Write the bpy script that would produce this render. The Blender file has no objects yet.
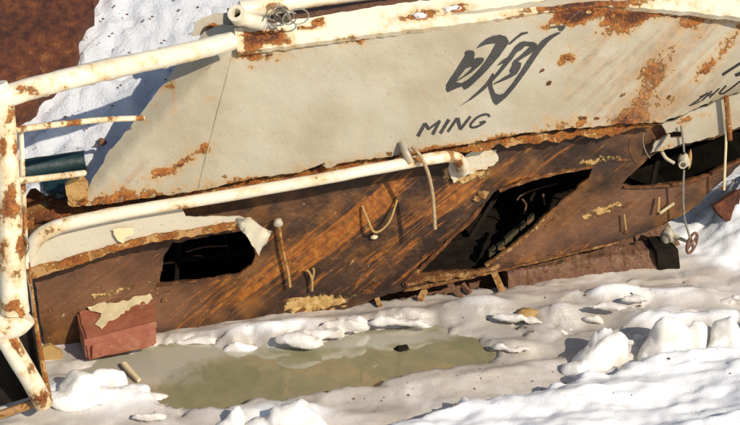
import bpy, bmesh, math, random
import numpy as np
from mathutils import Vector, Matrix, noise, geometry
random.seed(7)
S = bpy.context.scene
col = S.collection
# ------------------------------------------------------------------ camera
PITCH = math.radians(30)
CAM = Vector((0, -7.8, 5.1))
F = 1500.0                      # focal length in photo pixels (740 wide)
cd = bpy.data.cameras.new('camera'); cam = bpy.data.objects.new('camera', cd); col.objects.link(cam)
cam.location = CAM; cam.rotation_euler = (math.pi/2-PITCH, 0, 0)
cd.sensor_width = 36; cd.lens = F/740*36; cd.clip_end = 500; cd.clip_start = .1
S.camera = cam
# ------------------------------------------------------------------ sky and sun
SUN_FROM = Vector((.56, -.56, .62)).normalized()
SUN_EL = math.asin(SUN_FROM.z); SUN_AZ = math.atan2(SUN_FROM.x, SUN_FROM.y)
w = bpy.data.worlds.new('World'); S.world = w; w.use_nodes = True
nt = w.node_tree; bg = nt.nodes['Background']
sk = nt.nodes.new('ShaderNodeTexSky'); sk.sky_type = 'NISHITA'; sk.sun_disc = False
sk.sun_elevation = SUN_EL; sk.sun_rotation = SUN_AZ
nt.links.new(sk.outputs[0], bg.inputs[0]); bg.inputs[1].default_value = .10
sl = bpy.data.lights.new('sun', 'SUN'); sl.energy = 4.0; sl.angle = math.radians(.5); sl.color = (1, .90, .75)
so = bpy.data.objects.new('sun', sl); col.objects.link(so); so.location = (6, -4, 8)
so.rotation_euler = SUN_FROM.to_track_quat('Z', 'Y').to_euler()
S.view_settings.view_transform = 'Standard'; S.view_settings.look = 'None'
S.view_settings.exposure = 0.12; S.view_settings.gamma = 1; S.view_settings.use_curve_mapping = False

# ------------------------------------------------------------------ survey helpers: place measured points on real planes
FWD = Vector((0, math.cos(PITCH), -math.sin(PITCH))); UPV = Vector((0, math.sin(PITCH), math.cos(PITCH))); RT = Vector((1, 0, 0))
def ray(x, y): return FWD + RT*((x-370)/F) + UPV*((212.5-y)/F)
def hit(x, y, p, n):
    d = ray(x, y); return CAM + d*((p-CAM).dot(n)/d.dot(n))
def ground(x, y, z=0.): return hit(x, y, Vector((0, 0, z)), Vector((0, 0, 1)))
def project(P):                 # numpy (...,3) -> px, py
    q = P-np.array(CAM); f = q@np.array(FWD)
    return 370+F*(q@np.array(RT))/f, 212.5-F*(q@np.array(UPV))/f
def px_m(P): return (Vector(P)-CAM).dot(FWD)/F    # metres per pixel at a point
G0 = ground(60, 347); G1 = ground(660, 272)
U = (G1-G0).normalized()                          # along the ship
BK = Vector((-U.y, U.x, 0))                       # horizontally away from the viewer's side
if BK.y < 0: BK = -BK
def plane(tilt, off, org=G0):
    """plane along the ship, leaning back by tilt degrees, offset off towards the viewer's side"""
    t = math.radians(tilt); V = Vector((0, 0, math.cos(t)))+BK*math.sin(t)
    n = U.cross(V); n = n if n.dot(BK) < 0 else -n
    n.normalize(); return org+n*off, n, V
TILT = 11
def flat(off=0., tilt=TILT, org=G0, disp=None):
    p, n, V = plane(tilt, off, org)
    def f(x, y):
        P = hit(x, y, p, n)
        if disp: P = P+n*disp(P)
        return P, n
    return f
W0, WN, WV = plane(TILT, 0)
def uv_of(P):
    q = P-G0; return q.dot(U), q.dot(WV)

# ------------------------------------------------------------------ object helpers
def link(o, parent=None):
    col.objects.link(o)
    if parent: o.parent = parent
    return o
def tag(o, label=None, cat=None, group=None, kind=None):
    if label: o['label'] = label
    if cat: o['category'] = cat
    if group: o['group'] = group
    if kind: o['kind'] = kind
    return o
def thing(name, label, cat, loc, group=None):
    o = bpy.data.objects.new(name, None); o.empty_display_size = .1; o.location = loc
    col.objects.link(o); return tag(o, label, cat, group)
def world_loc(o):
    v = Vector((0, 0, 0))
    while o: v = v+o.location; o = o.parent
    return v
def mk(name, verts, faces, mat, parent=None, smooth=35, uvs=None, attrs=None):
    verts = [Vector(v) for v in verts]
    if parent: base = world_loc(parent)
    else:
        xs = [v.x for v in verts]; ys = [v.y for v in verts]
        base = Vector(((min(xs)+max(xs))/2, (min(ys)+max(ys))/2, min(v.z for v in verts)))
    m = bpy.data.meshes.new(name); m.from_pydata([v-base for v in verts], [], faces)
    if uvs:
        L = m.uv_layers.new(name='UVMap')
        li = np.empty(len(m.loops), dtype=np.int32); m.loops.foreach_get('vertex_index', li)
        L.data.foreach_set('uv', np.array(uvs, dtype=np.float32)[li].ravel())
    for k, vals in (attrs or {}).items():
        a = m.attributes.new(k, 'FLOAT', 'POINT'); a.data.foreach_set('value', np.array(vals, dtype=np.float32))
    bm = bmesh.new(); bm.from_mesh(m); bmesh.ops.recalc_face_normals(bm, faces=bm.faces); bm.to_mesh(m); bm.free()
    if smooth:
        m.shade_smooth(); m.set_sharp_from_angle(angle=math.radians(smooth))
    m.materials.append(mat)
    o = bpy.data.objects.new(name, m); link(o, parent)
    if not parent: o.location = base
    return o
def nz(x, y, z=0., o=4): return noise.fractal(Vector((x, y, z)), 1., 2., o)
def pip(px, py, poly):
    ins = np.zeros(px.shape, bool); n = len(poly); j = n-1
    for i in range(n):
        xi, yi = poly[i]; xj, yj = poly[j]
        if yi != yj:
            c = ((yi > py) != (yj > py)) & (px < (xj-xi)*(py-yi)/(yj-yi)+xi); ins ^= c
        j = i
    return ins
def sdist(px, py, poly, closed=True):
    d = np.full(px.shape, 1e9); n = len(poly)
    for i in range(n if closed else n-1):
        ax, ay = poly[i]; bx, by = poly[(i+1) % n]
        L = (bx-ax)**2+(by-ay)**2+1e-9
        t = np.clip(((px-ax)*(bx-ax)+(py-ay)*(by-ay))/L, 0, 1)
        d = np.minimum(d, np.hypot(px-ax-t*(bx-ax), py-ay-t*(by-ay)))
    return d
def dens(poly, step, jag, seed, closed=True):
    out = []; n = len(poly)
    for i in range(n if closed else n-1):
        a = poly[i]; b = poly[(i+1) % n]; L = math.hypot(b[0]-a[0], b[1]-a[1]); k = max(1, int(L/step))
        for q in range(k):
            t = q/k; x = a[0]+(b[0]-a[0])*t; y = a[1]+(b[1]-a[1])*t
            j = nz(x*.12+seed, y*.12, seed, 5)*jag*1.6; nx = -(b[1]-a[1])/(L+1e-6); ny = (b[0]-a[0])/(L+1e-6)
            out.append((x+nx*j, y+ny*j))
    if not closed: out.append(poly[-1])
    return out
def blobs(lst):
    """wear map: (x, y, rx, ry, angle, amount) patches"""
    def f(x, y):
        s = 0.
        for (cx, cy, rx, ry, a, k) in lst:
            c, s_ = math.cos(math.radians(a)), math.sin(math.radians(a))
            dx, dy = x-cx, -(y-cy)
            p = (dx*c+dy*s_)/rx; q = (-dx*s_+dy*c)/ry; r = p*p+q*q
            if r < 6: s += k*math.exp(-r)
        return s
    return f
def band(poly, wdt, k):
    """wear along a line"""
    P = [(float(a), float(b)) for a, b in poly]
    def f(x, y):
        d = float(sdist(np.array([x]), np.array([y]), P, False)[0]); return k*math.exp(-(d/wdt)**2)
    return f
def addf(*fs): return lambda x, y: sum(f(x, y) for f in fs)
SEED = [0]
def sheet(name, outer, surf, mat, parent=None, holes=(), th=.02, res=7, jag=.5, attrs=None, smooth=35):
    SEED[0] += 1; sd = SEED[0]*3.7
    loops = [dens(outer, res*.6, jag, sd)]+[dens(h, res*.5, jag, sd+1) for h in holes]
    V = []; E = []
    for lp in loops:
        b = len(V); V += lp; E += [(b+i, b+(i+1) % len(lp)) for i in range(len(lp))]
    xs = [p[0] for p in loops[0]]; ys = [p[1] for p in loops[0]]
    gx, gy = np.meshgrid(np.arange(min(xs), max(xs), res), np.arange(min(ys), max(ys), res))
    rg = np.random.RandomState(SEED[0]); gx = gx+rg.uniform(-.25, .25, gx.shape)*res; gy = gy+rg.uniform(-.25, .25, gy.shape)*res
    gx = gx.ravel(); gy = gy.ravel(); ok = np.ones(gx.shape, bool)
    for i, lp in enumerate(loops):
        ins = pip(gx, gy, lp); ok &= ins if i == 0 else ~ins
        ok &= sdist(gx, gy, lp) > res*.45
    V += list(zip(gx[ok].tolist(), gy[ok].tolist()))
    r = geometry.delaunay_2d_cdt([Vector(v) for v in V], E, [], 0, 1e-5)
    vv, ff = r[0], r[2]
    tri = np.array([f for f in ff if len(f) == 3]); vx = np.array([(v.x, v.y) for v in vv])
    c = vx[tri].mean(axis=1); keep = pip(c[:, 0], c[:, 1], loops[0])
    for lp in loops[1:]: keep &= ~pip(c[:, 0], c[:, 1], lp)
    tri = tri[keep]
    used = sorted(set(tri.ravel().tolist())); mp = {a: i for i, a in enumerate(used)}
    pts = [surf(float(vx[a, 0]), float(vx[a, 1])) for a in used]
    n = len(used); verts = [p for p, _ in pts]+[p-q*th for p, q in pts]
    faces = []; ec = {}
    for t in tri:
        a, b_, c_ = (mp[int(k)] for k in t); faces.append((a, b_, c_)); faces.append((n+c_, n+b_, n+a))
        for e in ((a, b_), (b_, c_), (c_, a)):
            k = (min(e), max(e)); ec[k] = ec.get(k, 0)+1
    for (a, b_), k in ec.items():
        if k == 1: faces.append((a, b_, n+b_, n+a))
    uv = [uv_of(p) for p in verts]
    at = {}
    for k, fn in (attrs or {}).items():
        vals = [fn(float(vx[a, 0]), float(vx[a, 1])) for a in used]; at[k] = vals+vals
    return mk(name, verts, faces, mat, parent, smooth, uv, at)
def smooth_path(P, sub=6):
    P = [Vector(p) for p in P]; out = []
    for i in range(len(P)-1):
        p0 = P[max(i-1, 0)]; p1 = P[i]; p2 = P[i+1]; p3 = P[min(i+2, len(P)-1)]
        for k in range(sub):
            t = k/sub
            out.append(.5*((2*p1)+(p2-p0)*t+(2*p0-5*p1+4*p2-p3)*t*t+(3*p1-p0-3*p2+p3)*t**3))
    out.append(P[-1]); return out
def tube(name, path, rad, mat, parent=None, sides=12, sub=6, rough=.04, flatten=1., attrs=None):
    """swept round bar; rad a number or list per control point"""
    pts = smooth_path(path, sub) if sub > 1 else [Vector(p) for p in path]
    n = len(pts)
    if not isinstance(rad, (list, tuple)): rad = [rad]*len(path)
    rr = np.interp(np.linspace(0, len(path)-1, n), range(len(path)), rad)
    verts = []; faces = []; up = None
    for i, p in enumerate(pts):
        t = (pts[min(i+1, n-1)]-pts[max(i-1, 0)]).normalized()
        if up is None: up = t.orthogonal().normalized()
        up = (up-t*up.dot(t)).normalized(); sd = t.cross(up)
        for k in range(sides):
            a = 2*math.pi*k/sides; q = up*math.cos(a)+sd*math.sin(a)
            r = rr[i]*(1+rough*nz(p.x*14+q.x*1.5, p.y*14+q.y*1.5, p.z*14+q.z*1.5, 3))
            verts.append(p+q*r)
    for i in range(n-1):
        for k in range(sides):
            a = i*sides+k; b = i*sides+(k+1) % sides; faces.append((a, b, b+sides, a+sides))
    faces.append(tuple(range(sides))); faces.append(tuple((n-1)*sides+k for k in range(sides)))
    at = None
    if attrs:
        ax, ay = project(np.array([list(v) for v in verts]))
        at = {k: [fn(float(a), float(b)) for a, b in zip(ax, ay)] for k, fn in attrs.items()}
    return mk(name, verts, faces, mat, parent, 40, None, at)
def tpx(name, pts, rpx, mat, parent=None, off=.05, tilt=TILT, surf=None, **k):
    """bar through measured points; off may vary per point; radius in pixels"""
    if not isinstance(off, (list, tuple)): off = [off]*len(pts)
    P = [surf(*p)[0] if surf else flat(o, tilt)(*p)[0] for p, o in zip(pts, off)]
    if not isinstance(rpx, (list, tuple)): rpx = [rpx]*len(pts)
    return tube(name, P, [r*px_m(q) for r, q in zip(rpx, P)], mat, parent, **k)
def box(name, c, ax, half, mat, parent=None, jit=0., seg=2):
    """bevelled block: centre, three axes, three half sizes"""
    bm = bmesh.new(); bmesh.ops.create_cube(bm, size=2)
    for v in bm.verts: v.co = Vector((v.co.x*half[0], v.co.y*half[1], v.co.z*half[2]))
    bmesh.ops.bevel(bm, geom=list(bm.edges), offset=min(half)*.18, segments=seg, affect='EDGES', profile=.6)
    vs = []
    for v in bm.verts:
        p = c+ax[0]*v.co.x+ax[1]*v.co.y+ax[2]*v.co.z
        if jit: p = p+Vector((nz(p.x*9, p.y*9, p.z*9), nz(p.y*9, p.z*9, p.x*9+5), nz(p.z*9+3, p.x*9, p.y*9)))*jit
        vs.append(p)
    fs = [[v.index for v in f.verts] for f in bm.faces]; bm.free()
    return mk(name, vs, fs, mat, parent, 35)
def lump(name, c, ax, half, mat, parent=None, seed=0, amp=.35, sub=3, freq=1.2, flatz=None, sharp=60, ncut=0):
    rg = random.Random(seed*13+1); cuts = []
    for _ in range(ncut):
        a = rg.uniform(0, 6.283); e = rg.uniform(-.1, 1.); cuts.append((Vector((math.cos(a)*math.cos(e), math.sin(a)*math.cos(e), math.sin(e))), rg.uniform(.5, .8)))
    bm = bmesh.new(); bmesh.ops.create_icosphere(bm, subdivisions=sub, radius=1)
    vs = []
    for v in bm.verts:
        d = v.co.normalized(); q = d*freq+Vector((seed*7.3, seed*1.9, 0))
        r = 1+amp*noise.fractal(q, 1., 2., 4)+amp*.5*(abs(noise.noise(q*1.8))-.3)
        for cn, co in cuts:
            k = d.dot(cn)
            if k*r > co: r = r+(co/k-r)*.85
        if cuts: r *= 1+.05*noise.fractal(d*5+Vector((seed, 0, 0)), 1., 2., 3)
        vs.append(c+ax[0]*(d.x*r*half[0])+ax[1]*(d.y*r*half[1])+ax[2]*(d.z*r*half[2]))
    if flatz is not None:
        for v in vs: v.z = max(v.z, flatz)
    fs = [[v.index for v in f.verts] for f in bm.faces]; bm.free()
    return mk(name, vs, fs, mat, parent, sharp)

# ------------------------------------------------------------------ materials
class NB:
    def __init__(s, name):
        s.m = bpy.data.materials.new(name); s.m.use_nodes = True; s.t = s.m.node_tree; s.b = s.t.nodes['Principled BSDF']
    def n(s, typ, ins=None, **pr):
        nd = s.t.nodes.new(typ)
        for k, v in pr.items(): setattr(nd, k, v)
        for k, v in (ins or {}).items(): s.set(nd.inputs[k], v)
        return nd
    def set(s, sock, v):
        if hasattr(v, 'is_linked') or hasattr(v, 'links'): s.t.links.new(v, sock)
        elif isinstance(v, tuple) and len(v) == 3 and sock.type == 'RGBA': sock.default_value = (*v, 1)
        else: sock.default_value = v
    def coord(s, which='Object'): return s.n('ShaderNodeTexCoord').outputs[which]
    def noise(s, vec, scale, detail=6, rough=.6, dist=0.):
        return s.n('ShaderNodeTexNoise', {'Vector': vec, 'Scale': scale, 'Detail': detail, 'Roughness': rough, 'Distortion': dist}).outputs['Fac']
    def attr(s, name): return s.n('ShaderNodeAttribute', attribute_name=name).outputs['Fac']
    def ma(s, op, a, b=0., c=0., clamp=False):
        return s.n('ShaderNodeMath', {0: a, 1: b, 2: c}, operation=op, use_clamp=clamp).outputs[0]
    def ramp(s, f, stops):
        r = s.n('ShaderNodeValToRGB', {'Fac': f}); e = r.color_ramp.elements
        while len(e) < len(stops): e.new(.5)
        for el, (p, c) in zip(e, stops):
            el.position = p; el.color = (*c, 1) if isinstance(c, tuple) else (c, c, c, 1)
        return r.outputs['Color']
    def step(s, f, a, b):
        return s.n('ShaderNodeMapRange', {'Value': f, 'From Min': a, 'From Max': b}, interpolation_type='SMOOTHSTEP').outputs[0]
    def mix(s, f, a, b, mode='MIX'):
        r = s.n('ShaderNodeMix', data_type='RGBA', blend_type=mode)
        s.set(r.inputs[0], f); s.set(r.inputs[6], a); s.set(r.inputs[7], b); return r.outputs[2]
    def bump(s, h, dist=.01, st=1., nrm=None):
        r = s.n('ShaderNodeBump', {'Height': h, 'Distance': dist, 'Strength': st})
        if nrm: s.set(r.inputs['Normal'], nrm)
        return r.outputs[0]
    def out(s, **k):
        for a, v in k.items(): s.set(s.b.inputs[a.replace('_', ' ')], v)
        return s.m
RUST = [(.0, (.022, .008, .004)), (.36, (.085, .025, .008)), (.52, (.27, .080, .012)), (.70, (.46, .18, .028)), (1., (.54, .29, .08))]
def paint_rust(name, paint, bias=0., scale=5., warm=(.50, .27, .07), chips=True, rough=.5, canvas=.5, dirt=.25, rust=RUST, streak=False, frag=.95):
    b = NB(name); v = b.coord(); n1 = b.noise(v, scale, 9, .68); n2 = b.noise(v, scale*4, 7, .7); n3 = b.noise(v, scale*.35, 3)
    a = b.attr('rust')
    m = b.ma('ADD', b.ma('MULTIPLY_ADD', b.ma('SUBTRACT', n1, .5), 1.8, b.ma('ADD', a, bias)), b.ma('MULTIPLY', b.ma('SUBTRACT', n2, .5), frag))
    mask = b.step(m, .50, .64); halo = b.step(m, .10, .58)
    pc = b.mix(b.ma('MULTIPLY', b.step(n3, .35, .7), dirt), paint, tuple(c*k for c, k in zip(paint, (.72, .66, .55))))
    pc = b.mix(b.ma('MULTIPLY', b.step(n2, .55, .75), .25), pc, tuple(min(1, c*1.18) for c in paint))
    sp = b.noise(v, 70, 2, .5); pc = b.mix(b.ma('MULTIPLY', b.step(sp, .67, .74), .5), pc, (.16, .10, .05))
    pc = b.mix(b.ma('MULTIPLY', halo, .75), pc, warm)
    n4 = b.noise(v, scale*13, 5, .7); rc = b.ramp(b.ma('ADD', b.ma('MULTIPLY_ADD', n2, 1.1, -.44), b.ma('ADD', b.ma('MULTIPLY', n4, .9), b.ma('MULTIPLY', b.step(m, .6, 1.2), -.28))), rust)
    c = b.mix(mask, pc, rc)
    weave = b.noise(v, 125, 3, .6)
    if streak:
        uv = b.coord('UV'); q = b.n('ShaderNodeMapping', {'Vector': uv}, vector_type='TEXTURE'); du = [uv_of(flat()(x, y)[0]) for x, y in ((700, 40), (640, 95))]
        q.inputs['Rotation'].default_value = (0, 0, math.atan2(du[1][1]-du[0][1], du[1][0]-du[0][0])); q.inputs['Scale'].default_value = (12, 1, 1)
        s1 = b.noise(q.outputs[0], 14, 8, .7, .5); sf = b.step(b.ma('ADD', s1, b.ma('MULTIPLY_ADD', b.attr('streak'), .32, -.22)), .46, .66)
        c = b.mix(b.ma('MULTIPLY', sf, .55), c, b.ramp(n2, [(.35, (.15, .065, .02)), (.6, (.34, .19, .075))]))
        ck = b.n('ShaderNodeTexVoronoi', {'Vector': v, 'Scale': 7.}, feature='DISTANCE_TO_EDGE').outputs['Distance']
        ckm = b.ma('MULTIPLY', b.step(b.ma('ADD', ck, b.ma('MULTIPLY', n2, .03)), .026, .015), b.step(n1, .52, .66)); c = b.mix(b.ma('MULTIPLY', ckm, .6), c, (.62, .56, .44))
    h = b.ma('ADD', b.ma('ADD', b.ma('MULTIPLY', mask, -.25), b.ma('MULTIPLY', b.noise(v, 9, 4, .5), 1.1*canvas)), b.ma('ADD', b.ma('MULTIPLY', weave, .22*canvas), b.ma('MULTIPLY', n2, b.ma('MULTIPLY_ADD', mask, .8, .12))))
    return b.out(Base_Color=c, Roughness=b.ma('MULTIPLY_ADD', mask, .35, rough), Normal=b.bump(b.ma('ADD', h, b.ma('MULTIPLY', b.ma('MULTIPLY', n4, mask), .8)), .012, .9))
M = {}
M['panel'] = paint_rust('weathered_beige_paint', (.385, .34, .25), -.07, 5.5, warm=(.40, .22, .065), canvas=.6, dirt=.7, streak=True)
M['cream'] = paint_rust('cream_gloss_paint', (.78, .705, .545), -.04, 4.5, warm=(.58, .36, .12), canvas=.3, rough=.4, frag=.55)
M['band'] = paint_rust('cream_flat_paint', (.52, .47, .36), -.12, 6, canvas=.5)
M['rusty'] = paint_rust('scaly_rust', (.30, .16, .07), .42, 8, canvas=.2, rough=.6)
M['redbox'] = paint_rust('faded_red_paint', (.33, .105, .058), .20, 7, warm=(.38, .18, .09), canvas=.8, dirt=.9, rust=[(0, (.05, .02, .015)), (.5, (.15, .05, .03)), (1, (.3, .15, .1))])
M['flake'] = paint_rust('peeling_cream_paint', (.70, .58, .34), .0, 12, warm=(.55, .36, .13), canvas=.8)
M['ochre'] = paint_rust('bare_ochre_wood', (.40, .25, .085), .05, 14, warm=(.30, .13, .03), canvas=.8, rough=.8)
M['rim'] = paint_rust('scaly_ochre_edge', (.32, .19, .075), .52, 16, warm=(.36, .18, .05), canvas=.4, rough=.7, rust=[(.1, (.02, .009, .005)), (.45, (.10, .035, .012)), (.6, (.28, .10, .02)), (.8, (.45, .26, .09)), (1, (.6, .5, .34))])
M['teal'] = paint_rust('dark_teal_paint', (.006, .026, .028), -.2, 9, warm=(.02, .05, .05), canvas=.4, rough=.45)
def wall_mat():
    b = NB('streaked_brown_plate'); uv = b.coord('UV')
    du = [uv_of(flat()(x, y)[0]) for x, y in ((372, 212), (322, 256))]
    ang = math.atan2(du[1][1]-du[0][1], du[1][0]-du[0][0])
    mp = b.n('ShaderNodeMapping', {'Vector': uv}, vector_type='TEXTURE')
    mp.inputs['Rotation'].default_value = (0, 0, ang); mp.inputs['Scale'].default_value = (4.2, 1, 1)
    st = b.noise(mp.outputs[0], 13, 9, .70, 1.1); mp2 = b.n('ShaderNodeMapping', {'Vector': uv}, vector_type='TEXTURE'); mp2.inputs['Rotation'].default_value = (0, 0, ang-.06); mp2.inputs['Scale'].default_value = (13, 1, 1)
    st2 = b.noise(mp2.outputs[0], 42, 7, .68, .5)
    v = b.coord(); n1 = b.noise(v, 3.2, 8, .62); n2 = b.noise(v, 26, 6, .7)
    og = b.attr('orange'); oc = b.attr('ochre'); gr = b.attr('grey')
    base = b.ramp(b.ma('ADD', b.ma('MULTIPLY', st, .16), b.ma('ADD', b.ma('MULTIPLY', n1, .76), b.ma('MULTIPLY', st2, .08))), [(.40, (.020, .009, .004)), (.48, (.052, .022, .008)), (.54, (.115, .046, .012)), (.64, (.22, .088, .018))])
    base = b.mix(b.ma('MULTIPLY', b.step(gr, .1, .9), .8, 0, True), base, b.ramp(b.ma('ADD', b.ma('MULTIPLY', n1, .6), b.ma('MULTIPLY', st2, .4)), [(.3, (.06, .027, .013)), (.52, (.16, .072, .034)), (.75, (.26, .13, .065))]))
    of = b.step(b.ma('ADD', b.ma('MULTIPLY_ADD', st, 1.3, -.65), b.ma('ADD', b.ma('MULTIPLY', og, .85), b.ma('MULTIPLY_ADD', st2, 2.6, -1.3))), .34, .74)
    c = b.mix(b.ma('MULTIPLY', of, .78), base, b.ramp(n2, [(.3, (.15, .040, .007)), (.52, (.34, .105, .012)), (.72, (.50, .21, .03))]))
    om = b.step(b.ma('ADD', oc, b.ma('MULTIPLY_ADD', n2, 1.2, -.6)), .38, .55)
    c = b.mix(om, c, b.ramp(n2, [(.3, (.16, .08, .022)), (.5, (.40, .24, .075)), (.7, (.60, .43, .20))]))
    pk = b.noise(v, 55, 4, .7); ch = b.step(b.ma('ADD', pk, b.ma('MULTIPLY', n1, .3)), .84, .88)
    c = b.mix(ch, c, (.50, .42, .30))
    h = b.ma('ADD', b.ma('MULTIPLY', st, .3), b.ma('ADD', b.ma('MULTIPLY', om, .5), b.ma('ADD', b.ma('MULTIPLY', n2, .6), b.ma('ADD', b.ma('MULTIPLY', st2, .15), b.ma('MULTIPLY', b.noise(v, 90, 4, .6), .14)))))
    return b.out(Base_Color=c, Roughness=b.ma('MULTIPLY_ADD', n2, .4, .30), Specular_IOR_Level=.3, Normal=b.bump(h, .012, .9))
M['wall'] = wall_mat()
def simple(name, c, rough=.6, bumpd=.004, sc=30, metal=0., var=.5, spec=.5):
    b = NB(name); v = b.coord(); n = b.noise(v, sc, 6, .65)
    cc = b.ramp(n, [(.3, tuple(k*(1-var) for k in c)), (.7, tuple(min(1, k*(1+var*.5)) for k in c))])
    return b.out(Base_Color=cc, Roughness=rough, Metallic=metal, Normal=b.bump(n, bumpd), Specular_IOR_Level=spec)
M['black'] = simple('interior_shade_and_black', (.020, .015, .011), .9, spec=.1, var=.6, sc=12)  # near black standing in for interior shade; also the black block and scrap
def ink():
    b = NB('worn_dark_lettering_paint'); v = b.coord(); n1 = b.noise(v, 60, 5, .7); n2 = b.noise(v, 9, 4)
    c = b.mix(b.step(n2, .3, .7), (.012, .010, .009), (.026, .021, .019)); c = b.mix(b.step(b.ma('ADD', n1, b.ma('MULTIPLY', n2, .25)), .82, .86), c, (.36, .31, .22))
    return b.out(Base_Color=c, Roughness=.55, Normal=b.bump(b.noise(v, 125, 3), .006, .6))
M['ink'] = ink()
M['wire'] = simple('grey_wire', (.30, .27, .21), .5, .001, 80, .4)
M['rope'] = simple('tan_cord', (.42, .29, .15), .8, .002, 90)
M['beam'] = paint_rust('flaking_rust_red', (.10, .045, .035), .45, 13, warm=(.26, .12, .05), canvas=.2, rough=.65, rust=[(.1, (.010, .005, .005)), (.40, (.05, .019, .016)), (.54, (.12, .045, .026)), (.64, (.32, .17, .07)), (.8, (.5, .4, .3))])
M['insul'] = simple('dirty_yellow_insulation', (.07, .055, .022), .9, .012, 60)
M['lampgrey'] = paint_rust('tarnished_fitting', (.42, .37, .27), .12, 14, canvas=.2, rough=.4)
def hull_mat():
    b = NB('rusted_hull_plate'); v = b.coord(); n1 = b.noise(v, 2.2, 9, .7); n2 = b.noise(v, 18, 8, .72); n3 = b.noise(v, 90, 3)
    c = b.ramp(b.ma('ADD', b.ma('MULTIPLY', n1, .5), b.ma('MULTIPLY', n2, .5)), [(.36, (.035, .012, .009)), (.46, (.12, .034, .015)), (.55, (.21, .062, .020)), (.64, (.42, .16, .035))])
    c = b.mix(b.step(n2, .68, .76), c, (.16, .13, .12))
    return b.out(Base_Color=c, Roughness=.85, Normal=b.bump(b.ma('ADD', n2, b.ma('MULTIPLY', n3, .3)), .05, 1.))
M['hull'] = hull_mat()
def snow_mat(name, white, dirty, sc=1., bd=.012):
    b = NB(name); v = b.coord(); n1 = b.noise(v, 3*sc, 7, .6); n2 = b.noise(v, 40*sc, 6, .65); n3 = b.noise(v, 190, 3, .6)
    cl = b.attr('clean'); rs = b.attr('rust')
    f = b.step(b.ma('ADD', cl, b.ma('MULTIPLY_ADD', n1, .7, -.35)), .2, .75)
    dc = b.mix(b.step(n1, .35, .65), dirty, tuple(k*q for k, q in zip(dirty, (.80, .76, .70))))
    dc = b.mix(b.ma('MULTIPLY', b.step(n2, .5, .72), .25), dc, tuple(k*.8 for k in dirty))
    dc = b.mix(b.ma('MULTIPLY', rs, .45, 0, True), dc, (.40, .24, .16))
    wet = b.step(b.ma('ADD', b.noise(v, 2.1, 5, .55, .6), b.ma('MULTIPLY', b.attr('wet'), .35)), .52, .72)
    dc = b.mix(b.ma('MULTIPLY', wet, .7), dc, tuple(k*q for k, q in zip(dirty, (.62, .60, .57))))
    c = b.mix(f, dc, white)
    sp = b.step(b.noise(v, 120, 2, .5), .735, .76); c = b.mix(b.ma('MULTIPLY', sp, .7), c, (.10, .07, .05))
    n4 = b.noise(v, 13*sc, 5, .65, .8); n5 = b.noise(v, 75, 4, .7)
    c = b.mix(b.ma('MULTIPLY', b.ma('MULTIPLY', b.step(n4, .48, .75), b.ma('SUBTRACT', 1., f)), .35), c, tuple(k*q for k, q in zip(dirty, (.78, .73, .66))))
    c = b.mix(b.ma('MULTIPLY', b.step(n1, .5, .3), .5), c, tuple(min(.9, k*1.2) for k in dirty))
    h = b.ma('ADD', b.ma('ADD', b.ma('MULTIPLY', n2, .7), b.ma('MULTIPLY', n4, .9)), b.ma('ADD', b.ma('MULTIPLY', n3, .45), b.ma('MULTIPLY', n5, .7)))
    return b.out(Base_Color=c, Roughness=b.ma('MULTIPLY_ADD', f, .3, b.ma('MULTIPLY_ADD', wet, -.22, .42)), Normal=b.bump(h, bd, .9), Subsurface_Weight=.25, Subsurface_Radius=(.04, .045, .05), Subsurface_Scale=.25)
M['ice'] = snow_mat('dirty_lake_ice', (.88, .89, .90), (.62, .58, .53), 1., .0035)
M['snow'] = snow_mat('packed_snow', (.80, .82, .86), (.66, .66, .66), 1., .022)
def chunk_mat():
    b = NB('milky_ice_chunk'); v = b.coord(); n1 = b.noise(v, 6, 6, .6); n2 = b.noise(v, 45, 5, .6)
    c = b.mix(b.step(n1, .42, .62), (.90, .875, .82), (.80, .765, .69))
    return b.out(Base_Color=c, Roughness=.34, Normal=b.bump(b.ma('ADD', n1, b.ma('ADD', b.ma('MULTIPLY', n2, .5), b.ma('MULTIPLY', b.noise(v, 110, 4, .65), .3))), .014, .8), Subsurface_Weight=.8, Subsurface_Radius=(.09, .095, .09), Subsurface_Scale=.8)
M['chunk'] = chunk_mat()
M['slush'] = snow_mat('glazed_slush', (.84, .82, .79), (.72, .69, .64), 1., .004)
def water_mat():
    b = NB('murky_meltwater'); v = b.coord(); n1 = b.noise(v, 5, 8, .68, 1.2); n2 = b.noise(v, 9, 6, .6)
    milk = b.step(b.ma('ADD', b.attr('milk'), b.ma('MULTIPLY_ADD', n1, 1.2, -.6)), .12, .6)
    c = b.mix(b.step(n2, .35, .7), (.24, .225, .125), (.30, .265, .145)); c = b.mix(b.ma('MULTIPLY', milk, .8), c, (.44, .42, .34))
    return b.out(Base_Color=c, Roughness=b.ma('MULTIPLY_ADD', milk, .15, .08), IOR=1.4, Coat_Weight=1., Coat_Roughness=.02, Coat_IOR=2.1, Normal=b.bump(b.noise(v, 14, 3), .003, .5))
M['water'] = water_mat()

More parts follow.
